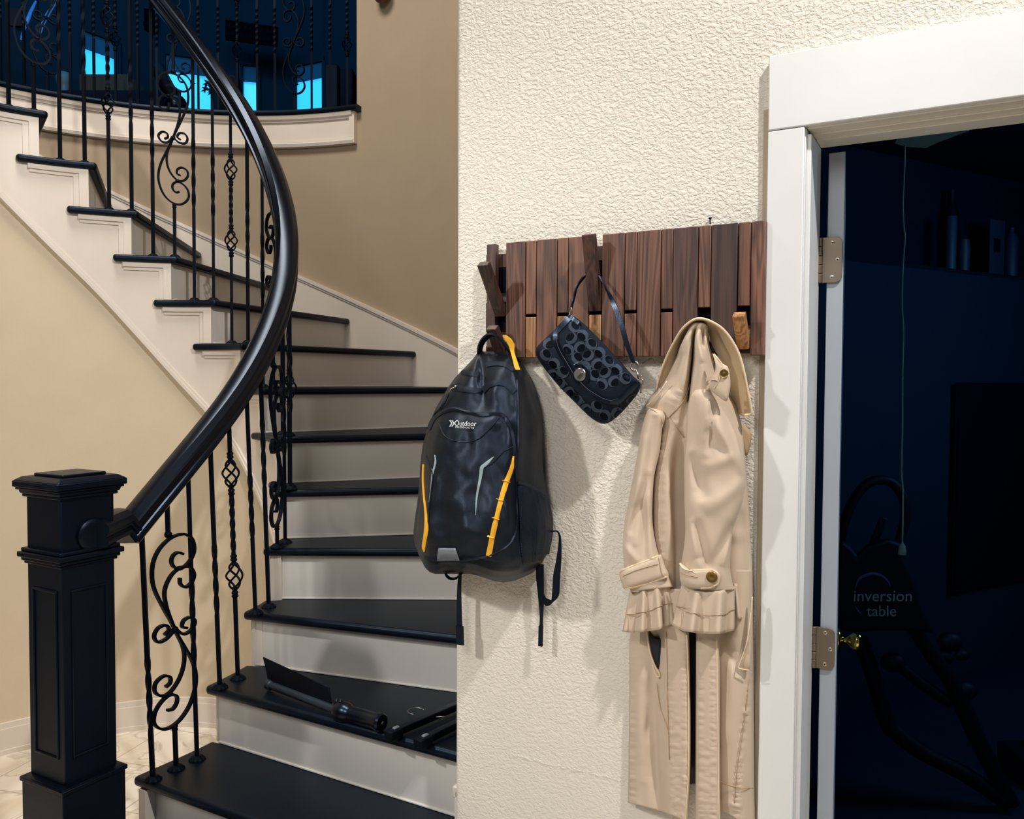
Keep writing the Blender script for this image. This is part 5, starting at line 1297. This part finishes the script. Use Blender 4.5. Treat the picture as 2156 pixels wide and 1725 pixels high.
m = MB(); flat_text(TBd, 'inversion', 1797, 1266, 122, 22, m, .05); flat_text(TBd, 'table', 1824, 1297, 62, 22, m); obj('lettering', m, M['print'], bo)
m = MB(); pts = [(1800, 1240), (1806, 1222), (1820, 1212), (1840, 1208), (1858, 1214), (1870, 1226), (1874, 1236)]
obj('print_arc', strip(TBd, pts, [.6, 3.0, 3.2, 2.8, 1.6, .5], .003, 5, .001), M['bluearc'], bo)
obj('print_arc', strip(TBd, [(1800, 1276), (1806, 1286), (1814, 1294)], [.5, 1.6, .4], .003, 5, .001), M['bluearc'], bo)
p = atY(2150, 1612, 3.2); m = MB(); m.box(V((p.x + .1, p.y, .06)), (.14, 0, 0), (0, .1, 0), (0, 0, .06)); m.box(V((p.x + .1, p.y, .13)), (.07, 0, 0), (0, .06, 0), (0, 0, .012)); tag(obj('tool_case', m, M['blackthing'], bevel=(.012, 3)), 'dark low case on the floor at the right edge of the doorway', 'case')
# ------------------------------------------------------------------ tools left on the second visible tread
zt = zN(2)
A = onz(563, 1440, zt + .019); B = onz(712, 1497, zt + .019); Cc = onz(806, 1523, zt + .026)
ax = (B - A).normalized(); side = V((-ax.y, ax.x, 0)).normalized()
wt = thing('hand_squeegee', 'black hand tool with a long flat blade and thick ribbed handle lying across the step', 'hand tool', ((A + B) / 2) - Z * .019)
m = MB(); m.lathe(A, ax, [(.012, 0), (.0165, .004), (.0165, .02), (.013, .024), (.013, (B - A).length)], 16); obj('tube', m, mat('teal black plastic', (24, 38, 50), .4), wt, auto=40)
m = MB(); t0 = atY(553, 1384, A.y + .01); t1 = atY(692, 1448, B.y + .03); up_ = Z
q = [A + Z * .008 + ax * .004, B + Z * .008 - ax * .03, t1, t0]; m.prism(q, side * .004); obj('blade', m, M['blackthing'], wt, bevel=(.001, 1))
hd = (Cc - B).normalized(); Lh = (Cc - B).length
m = MB(); m.lathe(B - hd * .008, hd, [(.016, 0), (.026, .006), (.030, .016), (.030, .040), (.026, .052), (.023, .058), (.0225, .07), (.0235, .078), (.0225, .086), (.0225, Lh - .02), (.025, Lh - .014), (.026, Lh), (.022, Lh + .006), (.0001, Lh + .007)], 24)
obj('handle', m, M['blackgloss'], wt, auto=35)
m = MB(); e_ = B - hd * .008 + hd * (Lh + .0065); m.lathe(e_, hd, [(.0045, 0), (.0045, .002), (.0001, .0022)], 12); obj('end_screw', m, M['silver'], wt, smooth=True)
m = MB(); m.ball(B + Z * .026 - hd * .004, .010, 10); m.ball(B + Z * .028 + hd * .012, .009, 10); obj('pivot_knob', m, M['blackgloss'], wt, smooth=True)
tr = thing('folded_tripod', 'folded black tripod clamps with a silver wire ring, lying on the step beside the wall', 'tripod', onz(890, 1545, zt))
for (x0, y0, x1, y1, hx) in ((822, 1545, 985, 1476, 0), (884, 1562, 1000, 1505, 1)):
    a = onz(x0, y0, zt + .018); b = onz(x1, y1, zt + .022); d_ = (b - a).normalized(); s_ = V((-d_.y, d_.x, 0))
    m = MB(); m.sweep([a, b], [(.010, .009), (-.010, .009), (-.012, -.002), (-.010, -.012), (.010, -.012), (.012, -.002)], up=Z); o = obj('leg', m, M['blackgloss'], tr, bevel=(.002, 2))
    m = MB(); c = a + d_ * .012; m.box(c - Z * .004, d_ * .022, s_ * .016, Z * .013); m.box(c + Z * .010 + d_ * .008, d_ * .010, s_ * .006, Z * .003, 1); obj('foot_clamp', m, [M['blackthing'], M['reflective']], tr, bevel=(.003, 2))
m = MB(); c = onz(876, 1500, zt + .012); m.tube([c + U * (.024 * math.cos(t)) + N * (.024 * math.sin(t)) + Z * .003 for t in [0.9 + i * .25 for i in range(18)]], .0016, 8); obj('wire_ring', m, M['silver'], tr, smooth=True)
m = MB(); m.tube([onz(918, 1510, zt + .042), onz(944, 1509, zt + .042)], .0022, 8); obj('steel_pin', m, M['silver'], tr, smooth=True)

# ------------------------------------------------------------------ unlit upstairs room, seen over the landing
ZU = 3.05
bay = [(-60, 6.75), (176, 7.15), (249, 7.42), (351, 7.66), (413, 7.76), (470, 7.86), (510, 7.92), (543, 7.95), (600, 7.97), (623, 7.95), (680, 7.81), (760, 7.5), (820, 7.3)]
def BP(px, off=0.0): 
    Y = interp(bay, px)[0] - off; p = atY(px, 200, Y); return V((p.x, p.y, 0))
ZS0, ZS1 = 3.75, 4.36       # sill, top of the clear glass
ZB = 4.50                   # top of the window
HU = 5.7
wins = [(174, 252), (345, 455), (508, 545), (621, 682)]
segs = []; xs_ = sorted(set([b[0] for b in bay] + [v for w_ in wins for v in w_]))
m = MB()
for a, b in zip(xs_, xs_[1:]):
    p, q = BP(a), BP(b); nrm = V((p.y - q.y, q.x - p.x, 0)).normalized() * -0.06
    if nrm.y < 0: nrm = -nrm
    inw = any(w_[0] <= a and b <= w_[1] for w_ in wins)
    spans = [(ZU - .05, ZS0), (ZB, HU)] if inw else [(ZU - .05, HU)]
    for z0, z1 in spans: m.hexa([p + Z * z0, q + Z * z0, q + nrm + Z * z0, p + nrm + Z * z0, p + Z * z1, q + Z * z1, q + nrm + Z * z1, p + nrm + Z * z1])
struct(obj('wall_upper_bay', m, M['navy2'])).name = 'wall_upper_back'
for i, (a, b) in enumerate(wins):
    wn = thing('window_%d' % (i + 1), '', '', BP(a) + Z * ZS0); del wn['label']; del wn['category']; wn['kind'] = 'structure'
    pts = [a] + [x for x in xs_ if a < x < b] + [b]
    mg = MB(); mb_ = MB(); mf_ = MB()
    for c, d in zip(pts, pts[1:]):
        p, q = BP(c, -.05), BP(d, -.05); e_ = V((0, .02, 0))
        mg.hexa([p + Z * ZS0, q + Z * ZS0, q + e_ + Z * ZS0, p + e_ + Z * ZS0, p + Z * ZB, q + Z * ZB, q + e_ + Z * ZB, p + e_ + Z * ZB])
        p, q = BP(c, -.015), BP(d, -.015); e_ = V((0, .01, 0)); mb_.hexa([p + Z * ZS1, q + Z * ZS1, q + e_ + Z * ZS1, p + e_ + Z * ZS1, p + Z * ZB, q + Z * ZB, q + e_ + Z * ZB, p + e_ + Z * ZB])
        mf_.box((BP(c, .01) + BP(d, .01)) / 2 + Z * (ZB + .02), (BP(d) - BP(c)) / 2, V((0, .012, 0)), Z * .02)
    obj('pane', mg, M['sky'], wn); obj('blind', mb_, M['teal'], wn)
    for x in (a, b): mf_.box(BP(x, .01) + Z * ((ZS0 + ZB) / 2), V((.018, 0, 0)), V((0, .012, 0)), Z * ((ZB - ZS0) / 2))
    obj('window_frame', mf_, M['navy2'], wn)
# room shell
rj = circ(A_OPEN, RO + .12); m = MB(); e_ = BP(820)
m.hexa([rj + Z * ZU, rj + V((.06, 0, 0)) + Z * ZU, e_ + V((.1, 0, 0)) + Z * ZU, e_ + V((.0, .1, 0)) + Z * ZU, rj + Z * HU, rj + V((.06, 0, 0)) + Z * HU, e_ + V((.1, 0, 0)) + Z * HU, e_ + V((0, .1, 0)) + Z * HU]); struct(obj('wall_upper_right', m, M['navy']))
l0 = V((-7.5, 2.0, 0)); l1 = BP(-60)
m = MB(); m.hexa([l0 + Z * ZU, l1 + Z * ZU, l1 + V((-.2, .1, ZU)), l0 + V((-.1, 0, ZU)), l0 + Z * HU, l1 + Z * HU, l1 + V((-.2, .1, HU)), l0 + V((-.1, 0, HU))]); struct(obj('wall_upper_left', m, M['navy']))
m = MB(); pts = [circ(A_OPEN - .5 + i * 4, RO + .125, ZU - .05) for i in range(34)]; pts += [V((-7.5, 2.0, ZU - .05))] + [BP(x) + Z * (ZU - .05) for x in (-60, 249, 413, 600, 680, 820)]
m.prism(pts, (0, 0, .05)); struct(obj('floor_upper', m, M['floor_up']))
m = MB(); pts = [V((-8, 1.8, HU)), V((.9, 1.8, HU)), V((.9, 8.4, HU)), V((-8, 8.4, HU))]; m.prism(pts, (0, 0, .05)); struct(obj('ceiling_upper', m, M['navy']))
# back of the landing opening is closed above the tan wall
# signs on the upstairs wall
for (c4, lab, seed) in (([(474, 41), (585, 56), (584, 98), (474, 84)], 'small maroon plate sign high on the dark upstairs wall, right of the handrail', 4), ([(248, 12), (332, 20), (330, 66), (248, 62)], 'dark framed sign high on the dark upstairs wall, left of the handrail', 9)):
    Yq = 7.55; P_ = [atY(x, y, Yq + .0) for x, y in c4]; sg = MB(); sg.hexa([P_[3], P_[2], P_[2] + V((0, .02, 0)), P_[3] + V((0, .02, 0)), P_[0], P_[1], P_[1] + V((0, .02, 0)), P_[0] + V((0, .02, 0))])
    so = tag(obj('plate_sign', sg, M['signred'], bevel=(.004, 1)), lab, 'sign'); random.seed(seed)
    mm = MB()
    for ry, n_, hh in ((.28, 9, .10), (.68, 11, .09)):
        for k in range(n_):
            u_ = (k + .7) / (n_ + .6); c = P_[0].lerp(P_[1], u_).lerp(P_[3].lerp(P_[2], u_), ry); mm.box(c - V((0, .003, 0)), (P_[1] - P_[0]) * (.034), V((0, .002, 0)), (P_[0] - P_[3]) * (hh + random.uniform(-.02, .02)))
    obj('lettering', mm, M['signink'], so)
# furniture silhouettes
def furn(name, lab, cat, mt, build):
    m = MB(); base = build(m); return tag(obj(name, m, mt, bevel=(.006, 1)), lab, cat)
def vbox(m, x0, x1, y0, Y, dep=.35, z0=None, mi=0):
    a = atY(x0, y0, Y); b = atY(x1, y0, Y); z0 = ZU if z0 is None else z0
    m.hexa([V((a.x, Y, z0)), V((b.x, Y, z0)), V((b.x, Y + dep, z0)), V((a.x, Y + dep, z0)), V((a.x, Y, a.z)), V((b.x, Y, b.z)), V((b.x, Y + dep, b.z)), V((a.x, Y + dep, a.z))], mi); return a.z
m = MB(); zt_ = vbox(m, -40, 332, 189, 6.4, .45)
tag(obj('sideboard', m, M['navy'], bevel=(.01, 1)), 'long low black sideboard in the dark upstairs room', 'sideboard')
m = MB(); vbox(m, 166, 268, 156, 6.5, .3, z0=zt_ + .002); cb_ = tag(obj('cardboard_box', m, M['box'], bevel=(.004, 1)), 'dim brown cardboard box on the upstairs sideboard', 'box')
m = MB(); p = atY(272, 190, 6.45); m.lathe(V((p.x, p.y, zt_ + .002)), Z, [(.035, 0), (.035, .09), (.03, .10), (.02, .115), (.02, .14), (.0001, .145)], 14); tag(obj('small_bottle', m, M['box'], auto=40), 'small brown bottle right of the cardboard box upstairs', 'bottle')
p = atY(134, 190, 6.6); m = MB(); m.lathe(V((p.x, p.y, zt_ + .002)), Z, [(.045, 0), (.05, .01), (.03, .03), (.05, .05), (.035, .07), (.055, .11), (.06, .16), (.045, .20), (.0001, .215)], 16); tag(obj('plaster_bust', m, M['bone'], smooth=True), 'small bluish white figurine on the upstairs sideboard', 'figurine')
m = MB(); vbox(m, 684, 712, 134, 6.2, .25); tag(obj('speaker_tower', m, M['blackthing'], bevel=(.01, 1)), 'tall narrow black cabinet at the right of the upstairs room', 'cabinet')
m = MB(); vbox(m, 716, 742, 142, 6.0, .25); tag(obj('speaker_tower', m, M['navy'], bevel=(.01, 1)), 'very dark cabinet beside the opening edge upstairs', 'cabinet')
oc = thing('office_chair', 'high backed black office chair silhouetted against the upstairs windows', 'chair', V((*atY(470, 300, 5.9)[:2], ZU)))
m = MB(); bk = [(456, 262), (458, 205), (464, 172), (478, 154), (498, 157), (503, 180), (505, 210), (507, 262)]; m.prism([atY(x, y, 5.9) for x, y in bk], (0, .09, 0)); obj('backrest', m, M['blackthing'], oc, bevel=(.02, 3))
c = atY(478, 250, 5.95); m = MB(); m.box(V((c.x, 5.75, ZU + .22)), (.25, 0, 0), (0, .22, 0), (0, 0, .05)); obj('seat', m, M['blackthing'], oc, bevel=(.02, 2))
m = MB(); m.tube([V((c.x, 5.75, ZU + .02)), V((c.x, 5.75, ZU + .18))], .03, 12); [m.box(V((c.x + .16 * math.cos(a), 5.75 + .16 * math.sin(a), ZU + .05)), (.16 * math.cos(a), .16 * math.sin(a), 0), (-.02 * math.sin(a), .02 * math.cos(a), 0), (0, 0, .015)) for a in (0, 1.257, 2.513, 3.77, 5.03)]; obj('pedestal', m, M['blackthing'], oc)
ts = thing('telescope', 'black telescope shape tilted in front of the lit upstairs window', 'telescope', V((*atY(375, 300, 5.7)[:2], ZU)))
m = MB(); m.tube([atY(330, 140, 5.7), atY(352, 185, 5.7), atY(385, 245, 5.7)], [.045, .05, .065], 16); obj('tube', m, M['blackthing'], ts, smooth=True)
m = MB(); m.ball(atY(370, 222, 5.68), .075, 14); obj('mount', m, M['blackgloss'], ts, smooth=True)
c = atY(372, 235, 5.7)
for a in (0.4, 2.5, 4.6): m = MB(); m.tube([c, V((c.x + .14 * math.cos(a), 5.7 + .14 * math.sin(a), ZU + .01))], .014, 8); obj('leg', m, M['blackthing'], ts)
# sprig of leaves in front of the window
m = MB(); random.seed(8); pl = thing('potted_plant', 'dark leafy sprig against the lit upstairs window', 'plant', V((*atY(455, 300, 6.6)[:2], ZU)))
for i in range(26):
    x = 462 - abs(random.gauss(0, 22)); y = 176 + (462 - x) * -.02 + random.uniform(-6, 26) * (1 - (462 - x) / 90); c = atY(x, y, 6.6); a = random.uniform(0, 6.28); l_ = random.uniform(.02, .045)
    d_ = V((math.cos(a), .2, math.sin(a))) * l_; s_ = V((-math.sin(a), .1, math.cos(a))) * l_ * .35; m.add([c - d_, c + s_, c + d_, c - s_], [(0, 1, 2, 3)])
obj('leaves', m, M['blackthing'], pl, solid=.002)
c = atY(462, 195, 6.62); m = MB(); m.tube([V((c.x, c.y, ZU + .3)), V((c.x + .02, c.y, 3.7)), c + Z * .02], .012, 8); obj('stem', m, M['blackthing'], pl)
m = MB(); m.lathe(V((c.x, c.y, ZU)), Z, [(.13, 0), (.17, .28), (.18, .30), (.15, .30)], 18); obj('pot', m, M['navy'], pl, auto=40)
# blue reflected light at the left, put in as glowing curved rods
gp = thing('reflection_streaks', 'curved glowing rods added for blue light reflections at the top left upstairs', 'light reflection', atY(80, 60, 5.6))
for pts in ([(76, 2), (66, 22), (58, 42), (50, 62), (44, 84)], [(122, 0), (108, 18), (96, 38), (88, 56), (84, 72)]):
    m = MB(); m.tube(catmull([atY(x, y, 5.6) for x, y in pts], 5), [.006 + .006 * math.sin(math.pi * i / 20) for i in range(21)], 8); obj('glow_streak', m, mat('blue reflection glow', (40, 110, 190), .1, emit=(40, 120, 220), es=.35), gp, smooth=True)  # emission imitates the streaks of reflected light
m = MB(); m.tube([atY(80, 30, 5.6) , V((*atY(80, 30, 5.6)[:2], HU))], .006, 8); obj('stem', m, M['navy'], gp)  # added stem that carries the streaks
m = MB(); c = atY(18, 38, 6.9); m.box(V((c.x, 6.9, c.z)), (.12, 0, 0), (0, .02, 0), (0, 0, .07)); tag(obj('wall_picture', m, mat('dark maroon canvas', (34, 6, 22), .7)), 'dark maroon picture at the top left upstairs', 'picture')
# small sconce whose foot just shows at the top of the stair wall
p = None
a = ang_for(888, RO - .04); c = circ(a, RO - .05); zc = z_at(885, 4, c)
m = MB(); m.lathe(V((c.x, c.y, zc)), Z, [(.004, -.012), (.012, -.006), (.03, .004), (.05, .03), (.055, .12), (.05, .125)], 18); sco = tag(obj('wall_sconce', m, mat('bronze', (96, 66, 56), .5, metal=.3), smooth=True), 'foot of a small bronze wall sconce at the top edge of the stair wall', 'wall lamp')
